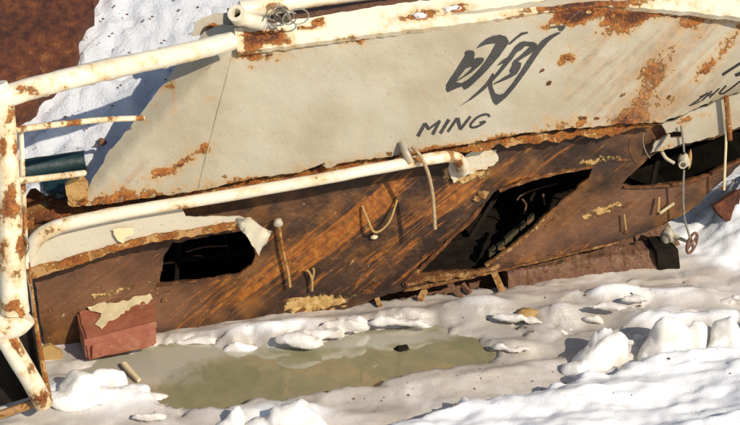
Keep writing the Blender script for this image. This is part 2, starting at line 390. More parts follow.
# ------------------------------------------------------------------ the setting: ice sheet with melt pool
POOL = [(72, 372), (110, 358), (150, 350), (200, 345), (235, 347), (275, 345), (300, 340), (360, 333), (430, 330), (475, 338), (494, 350), (472, 365), (430, 378), (370, 389), (310, 397), (260, 405), (215, 411), (180, 413), (160, 405), (148, 394), (118, 390), (92, 385)]
FRONT = [(330, 470), (395, 432), (440, 425), (485, 414), (530, 401), (560, 389), (600, 379), (650, 370), (700, 361), (745, 350), (900, 315)]
BUMPS = [  # x, y, rx, ry, height: rises and hollows of the ice
 (430, 322, 60, 9, .04), (395, 322, 26, 9, .05), (330, 328, 60, 8, .04), (210, 342, 55, 7, .05), (620, 304, 45, 6, .09), (690, 302, 40, 8, .07), (560, 318, 22, 5, .06), (660, 330, 30, 6, .06), (480, 312, 30, 5, .06), (270, 340, 26, 5, .06), (180, 345, 30, 4, .05),
 (500, 330, 34, 8, -.05), (545, 352, 40, 9, -.04), (590, 330, 34, 6, -.05), (470, 338, 40, 6, -.03), (560, 300, 60, 7, .03), (350, 400, 80, 10, .03), (470, 385, 60, 14, .03),
 (120, 398, 60, 12, .05), (150, 412, 60, 12, .04), (290, 420, 50, 10, .05), (520, 348, 30, 5, .05), (665, 322, 60, 10, .04), (725, 330, 30, 14, .06),
 (560, 290, 30, 5, .02), (300, 335, 30, 6, .04), (240, 333, 30, 5, .03)]
def axis(lo, hi, step, far):
    a = list(np.arange(lo, hi, step)); s = step
    while a[-1] < far: s *= 1.35; a.append(a[-1]+s)
    s = step
    while a[0] > -far: s *= 1.35; a.insert(0, a[0]-s)
    return np.array(a)
def build_ice():
    X = axis(-2.7, 2.9, .02, 60); Y = axis(-1.75, 1.6, .02, 60)
    gx, gy = np.meshgrid(X, Y); nx, ny = len(X), len(Y)
    P = np.stack([gx, gy, np.zeros_like(gx)], -1); px, py = project(P)
    bad = ((P-np.array(CAM))@np.array(FWD)) < 1; px = np.where(bad, 370, px); py = np.where(bad, 3000, py)
    ds = (gx-G0.x)*BK.x+(gy-G0.y)*BK.y; us = (gx-G0.x)*U.x+(gy-G0.y)*U.y
    n1 = np.zeros_like(gx); n2 = np.zeros_like(gx); n3 = np.zeros_like(gx); n4 = np.zeros_like(gx); n5 = np.zeros_like(gx); heap = np.zeros_like(gx)
    fine = (gx > -3) & (gx < 3.2) & (gy > -2) & (gy < 1.9)
    it = np.nditer(gx, flags=['multi_index'])
    for i, j in zip(*np.nonzero(fine)):
        x, y = gx[i, j], gy[i, j]
        n1[i, j] = noise.fractal(Vector(((x+.25*y)*1.7, (y-.25*x)*4.6, .3)), 1.1, 2., 4); n2[i, j] = noise.fractal(Vector((x*7, y*9, 4.)), .8, 2., 4)
        n4[i, j] = noise.fractal(Vector(((x*.8+y*.6)*2.2, (y*.8-x*.6)*8, 2.)), 1.1, 2., 3)
        dd_, pp_ = noise.voronoi(Vector((x*2.6+.5*n1[i, j], y*4.2+.4*n1[i, j], .5))); e_ = min(1., (dd_[1]-dd_[0])/.10); r_ = math.sin(pp_[0].x*91.7+pp_[0].y*47.3)
        n5[i, j] = e_*e_*(3-2*e_)*(.5+.5*r_)+.25*e_*math.sin(pp_[0].y*31.)*(x*2.6-pp_[0].x)
        n3[i, j] = abs(noise.fractal(Vector((x*4, y*7, 9.)), .8, 2., 3))
    sd = sdist(px, py, POOL)*np.where(pip(px.ravel(), py.ravel(), POOL).reshape(px.shape), -1, 1)+n1*7+n2*6
    t = np.clip((sd+5)/13, 0, 1); t = t*t*(3-2*t)
    z = .016+.030*n1+.004*n2+.010*n3
    for (x, y, rx, ry, h) in BUMPS:
        r = ((px-x)/rx)**2+((py-y)/ry)**2; z += h*np.exp(-r)
    pm = np.clip((px-430)/80, 0, 1)*np.clip((365-py)/20, 0, 1)*np.clip((py-278)/10, 0, 1); z += pm*.030*n5+(1-pm)*.008*n5
    z = np.where(sd > 30, z, np.maximum(z, .012))
    z = -.07*(1-t)+z*t
    fy = np.interp(px, [p[0] for p in FRONT], [p[1] for p in FRONT])
    fd = py-fy+n1*8+n2*4; ft = np.clip(fd/11, 0, 1); ft = ft*ft*(3-2*ft)
    z += ft*(.10+.0012*np.clip(fd, 0, 150)+.02*n1+.003*n2+.012*n4)
    # under the cabin the ice is broken down to the lake
    inside = (ds > .06) & (ds < 1.0) & (us > -.5) & (us < 3.5); z = np.where(inside, -.25, z)
    # heap of snow beyond the far end of the wreck
    for (cx, cy, r, h) in ((770, 228, .34, .20), (738, 234, .24, .17), (835, 222, .5, .25)):
        g = ground(cx, cy); d2 = ((gx-g.x)/r)**2+((gy-g.y)/r)**2; z += h*np.exp(-d2)*(1+.3*n2+.35*n3); heap += 1.6*np.exp(-d2*.6)
    clean = heap+ft*1.2+.9*np.exp(-(((px-110)/80)**2+((py-398)/22)**2))+.7*np.exp(-(((px-280)/70)**2+((py-420)/12)**2))+.8*np.exp(-(((px-745)/60)**2+((py-235)/26)**2))
    clean += .45*np.exp(-(((px-620)/50)**2+((py-300)/7)**2))+.35*np.exp(-(((px-240)/90)**2+((py-338)/9)**2))+.35*np.exp(-(((px-680)/90)**2+((py-330)/20)**2))
    clean += np.clip((z-.05)*7, 0, .35)*(1-ft)
    rust = .7*np.exp(-(((px-560)/90)**2+((py-293)/8)**2))+.35*np.exp(-(((px-690)/50)**2+((py-280)/14)**2))+.3*np.exp(-(((px-400)/60)**2+((py-303)/8)**2))
    V = np.stack([gx, gy, z], -1).reshape(-1, 3)
    idx = np.arange(nx*ny).reshape(ny, nx)
    Fc = np.stack([idx[:-1, :-1], idx[:-1, 1:], idx[1:, 1:], idx[1:, :-1]], -1).reshape(-1, 4)
    m = bpy.data.meshes.new('ice_sheet'); m.from_pydata(V.tolist(), [], Fc.tolist())
    wet = 1.2*np.exp(-(np.clip(sd, 0, 99)/16)**2)+np.exp(-(((px-520)/90)**2+((py-330)/14)**2))
    for k, a in (('clean', clean), ('rust', rust), ('wet', wet)):
        at = m.attributes.new(k, 'FLOAT', 'POINT'); at.data.foreach_set('value', a.ravel().astype(np.float32))
    m.shade_smooth(); m.materials.append(M['ice'])
    o = link(bpy.data.objects.new('ice_sheet', m)); tag(o, 'dirty trampled ice sheet around the wreck', kind='structure')
    def height(x, y):
        i = int(np.clip(np.searchsorted(Y, y), 1, ny-1)); j = int(np.clip(np.searchsorted(X, x), 1, nx-1)); return float(z[i, j])
    return height
ice_z = build_ice()
# meltwater
def build_water():
    xs = np.arange(60, 520, 8); ys = np.arange(325, 425, 5)
    pts = [(x, y) for y in ys for x in xs]; n = len(xs)
    V = [ground(x, y, -.008) for x, y in pts]
    Fc = [(r*n+c, r*n+c+1, (r+1)*n+c+1, (r+1)*n+c) for r in range(len(ys)-1) for c in range(n-1)]
    mf = blobs([(110, 370, 70, 16, 0, 1.2), (330, 342, 170, 8, 4, .5), (190, 352, 40, 8, 5, .5), (380, 340, 70, 6, 4, .5), (250, 385, 60, 5, 5, .15)])
    o = mk('meltwater_pool', V, Fc, M['water'], None, 40, None, {'milk': [mf(*p) for p in pts]})
    tag(o, 'shallow murky olive meltwater pool beside the wreck', kind='structure')
build_water()

# ------------------------------------------------------------------ snow lying behind the wreck
ZU = Vector((0, 0, 1))
DECK = flat(0)(60, 214)[0]
ZD = DECK.z
SLOPE = .62
def snow_base(u, d): return ZD+.02+SLOPE*max(d-.12, 0)*.9
def build_snow():
    us = np.concatenate([np.arange(-1.6, 1.7, .028), np.arange(1.7, 3.2, .3)]); us = np.concatenate([np.linspace(-30, -1.7, 14), us])
    dsn = np.concatenate([np.arange(.25, 2.3, .028), np.geomspace(2.35, 40, 14)])
    V = []; cl = []
    for d in dsn:
        for u in us:
            z = snow_base(u, min(d, 2.2)); P = G0+U*u+BK*d
            if -2 < u < 2 and d < 2.4:
                z += .05*nz(P.x*2.4, P.y*2.4, 1.)+.045*nz(P.x*9, P.y*9, 3., 5)+.06*abs(nz(P.x*6, P.y*6, 8., 4))-.03
            V.append(Vector((P.x, P.y, z))); cl.append(1.)
    n = len(us); Fc = [(r*n+c, r*n+c+1, (r+1)*n+c+1, (r+1)*n+c) for r in range(len(dsn)-1) for c in range(n-1)]
    o = mk('snow_bank', V, Fc, M['snow'], None, 60, None, {'clean': cl}); tag(o, 'bright lumpy snow bank behind the wreck', kind='structure')
build_snow()

# ------------------------------------------------------------------ the wreck
ship = thing('shipwreck', 'rusting cream and brown ship cabin tilted and frozen into ice', 'shipwreck', flat(0)(370, 300)[0]*1)
# name panel: leans back more than the wall, left end curves away, right end folds round the corner
PB = flat(.17)(370, 158)[0]; PT = 17
def _pd(P): return .008*nz(P.x*1.7, P.z*2.1, 3., 2)+.005*nz(P.x*4.2, P.z*5., 6., 2)
pmain = flat(0, PT, PB, _pd); PP, PN, PV = plane(PT, 0, PB)
def fold(a, b, ang, sgn):
    A = hit(*a, PP, PN); B = hit(*b, PP, PN); ax = (B-A).normalized()
    n = Matrix.Rotation(math.radians(ang), 3, ax) @ PN
    if (n.dot(U)-PN.dot(U))*sgn < 0: n = Matrix.Rotation(math.radians(-ang), 3, ax) @ PN
    return A, n
LA, LN1 = fold((237, 40), (86, 198), 38, -1)
RA, RN1 = fold((745, 35), (668, 115), 34, 1)
def side(x, y, a, b): return (b[0]-a[0])*(y-a[1])-(b[1]-a[1])*(x-a[0])
def psurf(x, y):
    if side(x, y, (237, 40), (86, 198)) > 0 and x < 260: 
        P = hit(x, y, LA, LN1); return P+PN*_pd(P), LN1
    if side(x, y, (745, 35), (668, 115)) < 0 and x > 640:
        P = hit(x, y, RA, RN1); return P+PN*_pd(P), RN1
    return pmain(x, y)
rb = blobs([(76, 192, 10, 12, 0, .9), (185, 160, 38, 6, 30, .45), (205, 150, 8, 5, 45, .5), (160, 172, 30, 5, 10, .35), (255, 55, 22, 5, 5, .7), (252, 68, 4, 14, -10, .3), (170, 85, 8, 5, 40, .5), (174, 100, 3, 18, 0, .35),
 (355, 41, 14, 5, 0, .8), (325, 66, 30, 4, 50, .28), (655, 72, 16, 11, 20, .72), (672, 45, 26, 9, 40, .36), (645, 95, 34, 6, 40, .42), (630, 22, 24, 9, 35, .75), (600, 30, 26, 6, 40, .5), (566, 59, 10, 5, 15, .8), (575, 15, 22, 9, 20, .8), (545, 26, 10, 5, 20, .6),
 (585, 75, 40, 4, 42, .35), (595, 120, 40, 5, 2, .55), (640, 112, 30, 8, 30, .45), (700, 75, 50, 4, 42, .55), (715, 50, 50, 4, 42, .4), (690, 25, 18, 6, 10, .5), (700, 38, 14, 4, 30, .35),
 (120, 198, 40, 7, 8, .35), (250, 178, 40, 5, 8, .25), (430, 150, 30, 3, 8, .4), (520, 136, 50, 4, 5, .35), (635, 15, 70, 7, 0, .35), (300, 45, 20, 6, 0, .2)])
PANEL = [(72, 206), (86, 190), (108, 153), (138, 117), (163, 85), (187, 52), (203, 32), (222, 24), (300, 30), (400, 20), (500, 8), (600, -8), (690, -8), (790, -2), (790, 74), (742, 91), (716, 100), (690, 111), (664, 122),
 (620, 124), (560, 130), (520, 134), (470, 143), (420, 152), (395, 156), (370, 159), (345, 162), (327, 168), (321, 164), (300, 172), (260, 177), (225, 185), (190, 192), (150, 197), (110, 204)]
panel = sheet('name_panel', PANEL, psurf, M['panel'], ship, th=.022, res=6, jag=.9, attrs={'rust': addf(lambda x, y: 1.3*rb(x, y), band([(72, 206), (110, 203), (190, 190), (260, 178), (370, 160), (470, 144), (560, 131), (660, 122)], 7, .36), band([(520, 16), (560, 12), (640, 10), (740, 18)], 8, .36), blobs([(140, 188, 60, 12, 10, .25)])), 'streak': blobs([(670, 50, 80, 34, 42, 1.1), (590, 60, 50, 30, 42, .8), (620, 110, 60, 14, 5, .6), (150, 175, 70, 20, 20, .7), (300, 90, 160, 50, 20, .3), (680, 100, 60, 20, 30, .8)])})
panel['label'] = 'beige painted panel with dark characters and lettering'
def psoff(k): return lambda x, y: (lambda q: (q[0]+q[1]*k, q[1]))(psurf(x, y))
# torn rusty lip hanging under the panel edge
sheet('torn_lip', [(160, 196), (200, 191), (240, 184), (262, 177), (300, 172), (345, 163), (400, 155), (470, 143), (530, 134), (600, 128), (662, 124), (600, 136), (540, 143), (500, 146), (472, 153), (440, 158), (400, 166), (350, 172), (300, 178), (250, 189), (200, 196)],
  flat(.11), M['rusty'], ship, th=.02, res=6, jag=2.6, attrs={'rust': lambda x, y: .2+.5*max(0, nz(x*.05, y*.05))})
tpx('weld_seam', [(233, 52), (224, 88), (213, 130), (203, 170), (199, 188)], .9, M['panel'], panel, surf=psoff(.0), sub=5)
# painted writing
def stroke(name, pts, par, k, scale, org, sp=psurf):
    P = [(org[0]+a/scale, org[1]+b/scale, wd/scale/2) for a, b, wd in pts]
    Q = smooth_path([(a, b, c) for a, b, c in P], 7); L = []; R = []; n = len(Q)
    for i, q in enumerate(Q):
        t = Q[min(i+1, n-1)]-Q[max(i-1, 0)]; l = math.hypot(t.x, t.y)+1e-6; nx, ny = -t.y/l, t.x/l; ww = max(q.z*1.12, .15)*(1+.12*nz(q.x*.4, q.y*.4))
        L.append((q.x+nx*ww, q.y+ny*ww)); R.append((q.x-nx*ww, q.y-ny*ww))
    vs = []; fs = []
    for a, c in zip(L, R):
        for t in (0, .5, 1):
            p, nn = sp(a[0]+(c[0]-a[0])*t, a[1]+(c[1]-a[1])*t); vs.append(p+nn*k)
    for i in range(n-1):
        for j in (0, 1): b = i*3+j; fs.append((b, b+1, b+4, b+3))
    return vs, fs
KO = [.0025]
def writing(name, strokes, par, scale, org, sp=psurf):
    V = []; Fc = []
    for s in strokes:
        KO[0] += .0003
        v, f = stroke(name, s, par, KO[0], scale, org, sp); b = len(V); V += v; Fc += [tuple(i+b for i in q) for q in f]
    return mk(name, V, Fc, M['ink'], par, 60)
def cst(pts, wd): return [(a, b, wd) for a, b in pts]
o = (410, 105); sc = 8.178
for st in ([cst([(62, 255), (90, 205), (122, 150)], 25), cst([(118, 150), (138, 172), (148, 200)], 24), cst([(146, 200), (192, 165), (245, 126)], 15), cst([(242, 128), (215, 180), (184, 240)], 23)],
           [cst([(318, 118), (284, 172), (246, 232)], 24)],
           [cst([(384, 105), (348, 160), (308, 218)], 20), cst([(388, 104), (398, 150), (412, 198)], 26), cst([(410, 200), (448, 150), (492, 92)], 20)],
           [cst([(644, 98), (640, 80), (608, 76), (550, 98), (506, 140), (492, 166), (506, 182), (540, 178), (582, 158), (616, 132)], 17), cst([(616, 132), (590, 138), (566, 142)], 14)]):
    KO[0] = .0025; writing('letter', st, panel, sc, o)
for i_, (ox, oy, k, P) in enumerate((
  (440, 30, 6.44, [(232, 120), (260, 85), (300, 55), (345, 36), (385, 30), (425, 42), (440, 65), (443, 82), (420, 115), (380, 170), (330, 225), (290, 270), (250, 310), (215, 345), (180, 375), (155, 386), (145, 368), (152, 345), (140, 340), (180, 318), (210, 292), (250, 250), (290, 200), (325, 145), (345, 110), (358, 88), (335, 88), (300, 93), (265, 105)]),
  (440, 30, 6.44, [(50, 402), (38, 385), (40, 350), (60, 320), (80, 290), (110, 245), (140, 195), (160, 165), (160, 140), (180, 130), (210, 132), (222, 145), (222, 165), (215, 190), (205, 235), (185, 240), (165, 248), (140, 280), (115, 312), (103, 335), (125, 340), (150, 345), (148, 362), (110, 374), (75, 390)]),
  (440, 30, 6.44, [(195, 200), (215, 185), (240, 178), (270, 176), (282, 185), (275, 205), (245, 235), (205, 270), (160, 300), (112, 330), (108, 325), (150, 295), (190, 258), (205, 238)]),
  (480, 25, 5., [(-107, 408), (-60, 375), (-5, 325), (30, 290), (55, 250), (62, 238), (70, 250), (90, 225), (120, 185), (150, 140), (175, 105), (200, 85), (225, 80), (215, 105), (185, 135), (155, 175), (125, 210), (95, 245), (60, 285), (20, 325), (-40, 370)]),
  (480, 25, 5., [(240, 33), (205, 38), (160, 75), (140, 95), (150, 97), (180, 72), (215, 48), (238, 42)]),
  (480, 25, 5., [(82, 203), (110, 175), (135, 160), (115, 190)]),
  (480, 25, 5., [(200, 88), (225, 82), (270, 85), (285, 95), (280, 115), (255, 140), (215, 165), (190, 180), (178, 185), (165, 178), (190, 160), (230, 125), (250, 105), (225, 105), (205, 125), (185, 135)]),
  (480, 25, 5., [(160, 185), (185, 180), (205, 190), (200, 215), (180, 245), (150, 262), (110, 280), (65, 298), (70, 290), (110, 265), (150, 240), (145, 225), (160, 200)]),
  (480, 25, 5., [(405, 35), (395, 45), (370, 60), (340, 85), (300, 130), (260, 190), (220, 245), (175, 305), (130, 360), (100, 385), (80, 400), (65, 385), (50, 340), (42, 310), (45, 290), (60, 285), (62, 310), (75, 340), (95, 348), (120, 340), (160, 290), (205, 225), (245, 165), (280, 110), (310, 75), (350, 50), (380, 38)]),
  (480, 25, 5., [(345, 10), (380, 5), (425, 0), (425, 12), (410, 30), (395, 28), (390, 12), (350, 15)]))):
    sheet('brush_stroke', [(ox+a/k, oy+b/k) for a, b in P], psoff(.0032+.0004*i_), M['ink'], panel, th=.001, res=4, jag=.12)
o = (650, 50); sc = 5.31
for st in ([cst([(262, 248), (286, 238), (308, 226)], 6), cst([(308, 226), (262, 258), (206, 296)], 6), cst([(206, 294), (236, 284), (264, 270)], 6)],
           [cst([(328, 218), (300, 244), (272, 270)], 6), cst([(368, 202), (340, 228), (314, 252)], 6), cst([(300, 244), (320, 236), (340, 228)], 5)],
           [cst([(404, 188), (384, 208), (368, 228), (386, 230), (416, 212), (445, 190), (478, 164)], 7)],
           [cst([(384, 132), (420, 108), (490, 62)], 12)], [cst([(452, 134), (475, 124), (500, 104)], 16)]):
    KO[0] = .0025; writing('letter', st, panel, sc, o)

# gunwale cap along the panel top
CT, CN, CV = plane(52, 0, hit(380, 35, PP+PN*.05, PN))
def csurf(x, y):
    P = hit(x, y, CT, CN); return P+CN*.005*nz(P.x*4, P.y*4, 1.), CN
crb = blobs([(248, 38, 12, 12, 0, .75), (270, 36, 18, 7, 20, .8), (285, 42, 14, 4, 0, .5), (300, 30, 22, 5, 15, .5), (320, 22, 12, 5, 20, .6), (385, 20, 10, 5, 0, .3), (425, 14, 26, 6, 8, .62), (460, 8, 14, 6, 8, .6), (560, 4, 50, 5, 8, .55), (620, 0, 60, 7, 5, .55), (680, 2, 30, 5, 0, .35), (350, 39, 14, 4, 0, .35)])
cap = sheet('gunwale_cap', [(234, 28), (275, 23), (320, 16), (380, 6), (463, -4), (520, -10), (600, -13), (690, -10), (780, -4), (780, 24), (735, 17), (690, 12), (640, 8), (600, 6), (547, 12), (468, 23), (360, 36), (300, 44), (238, 52)], csurf, M['cream'], ship, th=.045, res=6, jag=.7, attrs={'rust': addf(lambda x, y: 1.35*crb(x, y), band([(238, 51), (300, 43), (360, 35), (468, 22), (547, 11), (600, 5), (690, 11), (760, 20)], 3, .34))})
# roof deck behind the cap
def roof():
    top = [(236, 29), (275, 24), (320, 17), (380, 7), (463, -3), (520, -9), (600, -12), (690, -9), (780, -3)]
    A = [csurf(x, y)[0]-CN*.03 for x, y in top]; V = []
    for p in A: V.append(p)
    rows = 8
    for r in range(1, rows+1):
        for p in A: V.append(p+BK*((.35+min(1., max(0, (p-A[0]).length-.2)*.8))*r/rows)+Vector((0, 0, .012*nz(p.x*3, r*1.1))))
    n = len(A); top_n = len(V); V += [v-Vector((0, 0, .03)) for v in V]; Fc = []
    for r in range(rows):
        for c in range(n-1): q = (r*n+c, r*n+c+1, (r+1)*n+c+1, (r+1)*n+c); Fc.append(q); Fc.append(tuple(top_n+i for i in reversed(q)))
    ring = [c for c in range(n)]+[r*n+n-1 for r in range(1, rows+1)]+[rows*n+c for c in range(n-2, -1, -1)]+[r*n for r in range(rows-1, 0, -1)]
    for i in range(len(ring)): a, b = ring[i], ring[(i+1) % len(ring)]; Fc.append((a, b, top_n+b, top_n+a))
    mk('roof_deck', V, Fc, M['beam'], ship, 30)
roof()
# curled plate at the end of the roof
sheet('curled_plate', [(191, 36), (195, 24), (204, 17), (216, 13), (236, 12), (250, 14), (250, 34), (226, 32), (214, 34)], flat(-.06, 25, PB), M['panel'], ship, th=.02, res=5, jag=.8, attrs={'rust': blobs([(210, 28, 10, 5, 30, .8), (228, 30, 12, 4, 0, .5)])})
def on_roof(x, y, lift, tag_=None):
    zc = csurf(380, 7)[0].z
    return ground(x, y, zc+lift)
RP = [on_roof(x, y, .05) for x, y in ((240, 10), (270, 6), (310, -1), (380, -10), (480, -20), (600, -30), (780, -40))]
tube('roof_rail', RP, .052, M['cream'], ship, sides=14, attrs={'rust': blobs([(275, 8, 14, 6, 0, .4), (330, 6, 30, 5, 5, .5)])})
st = thing('pipe_stub', 'short open cream pipe end on the roof corner', 'pipe', on_roof(238, 12, .02))
p0 = on_roof(240, 18, .05)
def ring_tube(name, a, b, ro, ri, mat, parent):
    t = (b-a).normalized(); u1 = t.orthogonal().normalized(); u2 = t.cross(u1); V = []; Fc = []; n = 20
    for (p, r) in ((a, ro), (b, ro), (b, ri), (a, ri)):
        for k in range(n): an = 2*math.pi*k/n; V.append(p+(u1*math.cos(an)+u2*math.sin(an))*r)
    for s in range(4):
        for k in range(n): i = s*n+k; j = s*n+(k+1) % n; q = ((s+1) % 4)*n; Fc.append((i, j, q+(k+1) % n, q+k))
    return mk(name, V, Fc, mat, parent, 35)
ring_tube('collar', p0, p0+(CAM-p0).normalized()*.05+Vector((-.02, 0, .03)), .05, .026, M['cream'], st)
tube('elbow', [p0+Vector((.14, .02, -.045)), p0+Vector((.06, .03, -.03)), p0+Vector((0, .01, 0))], .042, M['cream'], st)
mk('bore', *(lambda c, t: ([c+(t.orthogonal().normalized()*math.cos(a)+t.cross(t.orthogonal().normalized())*math.sin(a))*.027 for a in np.linspace(0, 6.283, 15)[:-1]], [tuple(range(14))]))(p0+(CAM-p0).normalized()*.006, (CAM-p0).normalized()), M['black'], st)  # flat black disc painted in for the shade inside the pipe
# tangle of wire
wc = on_roof(288, 20, .04); V = []
wt = thing('wire_coil', 'tangled coil of grey wire lying on the rusty roof edge', 'wire', wc-Vector((0, 0, .04)))
for k in range(9):
    c = wc+Vector((random.uniform(-.07, .09), random.uniform(-.02, .05), random.uniform(.0, .04))); r = random.uniform(.035, .06); a0 = random.uniform(0, 6); tilt = random.uniform(-.9, .9); az = random.uniform(-.8, .8)
    ax1 = Vector((math.cos(az), math.sin(az), 0)); ax2 = Vector((-math.sin(az)*math.sin(tilt)*.6, math.cos(az)*.5*math.sin(tilt), math.cos(tilt)))
    tube('strand', [c+ax1*math.cos(a0+q*.7)*r*1.2+ax2*math.sin(a0+q*.7)*r for q in range(9)], .0045, M['wire'], wt, sides=6, sub=3, rough=0)

# brown cabin wall with openings
HW1 = [(164, 254), (173, 243), (215, 234), (240, 232), (247, 237), (256, 254), (251, 265), (238, 274), (200, 280), (159, 285)]
HW2 = [(412, 274), (418, 266), (447, 240), (476, 214), (494, 193), (520, 179), (560, 173), (592, 168), (588, 177), (545, 216), (520, 239), (488, 264), (478, 270), (440, 271)]
HW3 = [(622, 184), (645, 161), (660, 152), (690, 145), (720, 137), (745, 127), (785, 112), (785, 140), (745, 156), (724, 165), (700, 177), (670, 184), (640, 188)]
WALL = [(22, 222), (60, 216), (100, 205), (150, 190), (225, 178), (300, 160), (400, 140), (500, 125), (600, 118), (660, 118), (700, 113), (745, 101), (800, 85), (800, 118), (770, 142), (745, 160), (712, 190), (690, 211), (660, 226), (630, 238), (600, 246), (560, 256), (520, 264), (498, 270), (450, 281), (404, 290), (380, 297), (345, 309), (318, 317), (270, 322), (210, 331), (160, 339), (90, 348), (44, 352), (38, 300), (30, 262)]
wog = blobs([(350, 228, 70, 16, 42, .72), (290, 262, 70, 16, 42, .62), (400, 245, 60, 16, 42, .5), (210, 305, 60, 14, 42, .4), (385, 200, 40, 12, 42, .55), (250, 290, 40, 8, 42, .45), (450, 195, 40, 14, 40, .6), (500, 165, 40, 10, 30, .55), (560, 150, 70, 7, 30, .45), (340, 270, 40, 6, 30, .4), (370, 285, 50, 6, 10, .35), (200, 300, 60, 8, 40, .4), (525, 180, 35, 4, 14, .8), (560, 225, 60, 5, 38, .3), (560, 252, 80, 4, 12, .6), (430, 255, 50, 6, 42, .5), (270, 235, 24, 8, 42, .4), (120, 260, 50, 10, 20, .2)])
woc = blobs([(610, 208, 26, 3.5, 18, .8), (592, 216, 16, 4, 20, .5), (650, 170, 20, 3, 35, .5), (318, 304, 38, 7, 12, 1.), (300, 300, 22, 4, 12, .5), (540, 225, 20, 3, 32, .7), (550, 205, 10, 3, 35, .5), (605, 158, 30, 5, 4, .45), (595, 162, 24, 3, 5, .5), (690, 175, 60, 3, 14, .4), (470, 172, 26, 12, 10, .75), (455, 172, 10, 8, 0, .6), (120, 290, 60, 4, 12, .6), (70, 312, 26, 4, 25, .5), (164, 300, 8, 6, 0, .5), (350, 240, 5, 3, 0, .4), (366, 230, 4, 3, 0, .4), (330, 272, 12, 3, 15, .4), (425, 265, 30, 3, 42, .35), (625, 190, 40, 3, 10, .4), (560, 254, 50, 3, 12, .3), (580, 235, 30, 2, 20, .3), (715, 190, 20, 4, 40, .4)])
wgr = blobs([(590, 225, 70, 22, 30, 1.), (650, 200, 60, 18, 30, .8), (100, 285, 70, 32, 10, 1.5), (170, 310, 60, 18, 20, .7), (520, 245, 30, 10, 30, .7), (660, 160, 40, 12, 35, .5), (620, 140, 40, 10, 20, .45), (110, 320, 40, 12, 0, .5)])
def _wd(P): return .015*nz(P.x*1.8, P.z*2.8, 5., 4)
wsurf = flat(0, TILT, G0, _wd)
wall = sheet('cabin_wall', WALL, wsurf, M['wall'], ship, holes=[HW1, HW2, HW3], th=.025, res=6, jag=.8, attrs={'orange': wog, 'ochre': woc, 'grey': wgr})
# closed cabin behind the wall, coloured near black in place of its shade
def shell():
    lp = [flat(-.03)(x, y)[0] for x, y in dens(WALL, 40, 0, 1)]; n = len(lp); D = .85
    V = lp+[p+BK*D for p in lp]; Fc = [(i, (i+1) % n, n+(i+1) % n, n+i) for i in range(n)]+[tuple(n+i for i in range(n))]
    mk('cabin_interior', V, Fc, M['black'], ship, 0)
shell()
deck_l = sheet('deck_edge', [(20, 224), (60, 217), (100, 207), (130, 200), (128, 196), (100, 201), (60, 208), (20, 213)], flat(.03, 60, flat(.03)(60, 218)[0]), M['rusty'], ship, th=.03, res=5, jag=1.5, attrs={'rust': lambda x, y: .4})
sheet('deck_plate', [(8, 224), (60, 216), (120, 203), (175, 192), (175, 160), (100, 172), (8, 188)], lambda x, y: (ground(x, y, ZD+.012+.006*nz(x*.1, y*.1)), ZU), M['rusty'], ship, th=.008, res=7, jag=1., attrs={'rust': lambda x, y: .3})
# rims of the openings
def rim(name, pts, wpx, off, mat, rust=.2, th=.025, jag=.8):
    L = []; R = []; n = len(pts)
    for i, p in enumerate(pts):
        a = pts[max(i-1, 0)]; b = pts[min(i+1, n-1)]; l = math.hypot(b[0]-a[0], b[1]-a[1]); nx, ny = -(b[1]-a[1])/l, (b[0]-a[0])/l
        wq = wpx[i] if isinstance(wpx, (list, tuple)) else wpx
        L.append((p[0]+nx*wq/2, p[1]+ny*wq/2)); R.append((p[0]-nx*wq/2, p[1]-ny*wq/2))
    return sheet(name, L+R[::-1], flat(off), mat, wall, th=th, res=5, jag=jag, attrs={'rust': lambda x, y: rust})
rim('window_rim', [(404, 286), (418, 272), (446, 244), (474, 217), (484, 204)], [6, 5, 3, 4, 2], .014, M['rim'], .35, jag=.9)
rim('window_sill', [(406, 285), (440, 277), (478, 273), (500, 266)], [4, 6, 5, 3], .026, M['rim'], .05, jag=1.4)
rim('window_rim', [(486, 266), (520, 242), (548, 216)], [2.4, 2.8, 1.6], .018, M['rim'], .0)
rim('window_rim', [(500, 191), (530, 180), (562, 172), (594, 167)], [2, 3.4, 3, 1.5], .02, M['rim'], .2)
rim('window_sill', [(158, 285), (200, 281), (240, 275)], [1.2, 1.8, 1], .008, M['rim'], .3)
rim('window_sill', [(624, 188), (670, 186), (700, 179), (726, 167), (775, 146)], [2, 3, 2.6, 2.6, 2.6], .02, M['rim'], .3)
rim('bottom_edge', [(404, 291), (450, 282), (500, 271), (560, 257), (620, 242)], [2, 2.4, 1.5, 2, 1.4], .012, M['rim'], .1)
# things seen inside the large opening
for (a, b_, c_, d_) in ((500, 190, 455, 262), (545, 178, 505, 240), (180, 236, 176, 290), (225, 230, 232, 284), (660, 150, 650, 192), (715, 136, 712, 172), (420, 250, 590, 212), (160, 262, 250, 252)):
    tpx('rib', [(a, b_), (c_, d_)], 3., M['black'], ship, off=-.42, sides=4, sub=1)  # ribs coloured near black to imitate the shade of the cabin
for r in range(2):
    for k in range(6*(1-r)):
        t = k/7; x = 489+r*-4+t*54+random.uniform(-1, 1); y = 258-r*8-t*45+random.uniform(-1.2, 1.2); w_ = random.uniform(5.5, 7.5); h_ = random.uniform(4.8, 6.8)
        sheet('insulation_block', [(x, y), (x+w_, y-w_*.82), (x+w_+.4, y-w_*.82-h_), (x+.6, y-h_)], flat(-.05-.03*r+.006*((k*7+r*3) % 3)), M['insul'], ship, th=.04, res=4, jag=.35)
tpx('conduit', [(517, 200), (523, 194), (540, 188), (556, 184)], .9, M['beam'], ship, off=-.4, sides=6)
tpx('conduit', [(524, 214), (526, 205), (522, 199)], 1., M['beam'], ship, off=-.35, sides=6)
tpx('conduit', [(545, 205), (543, 194)], 1.2, M['beam'], ship, off=-.3, sides=6, sub=1)
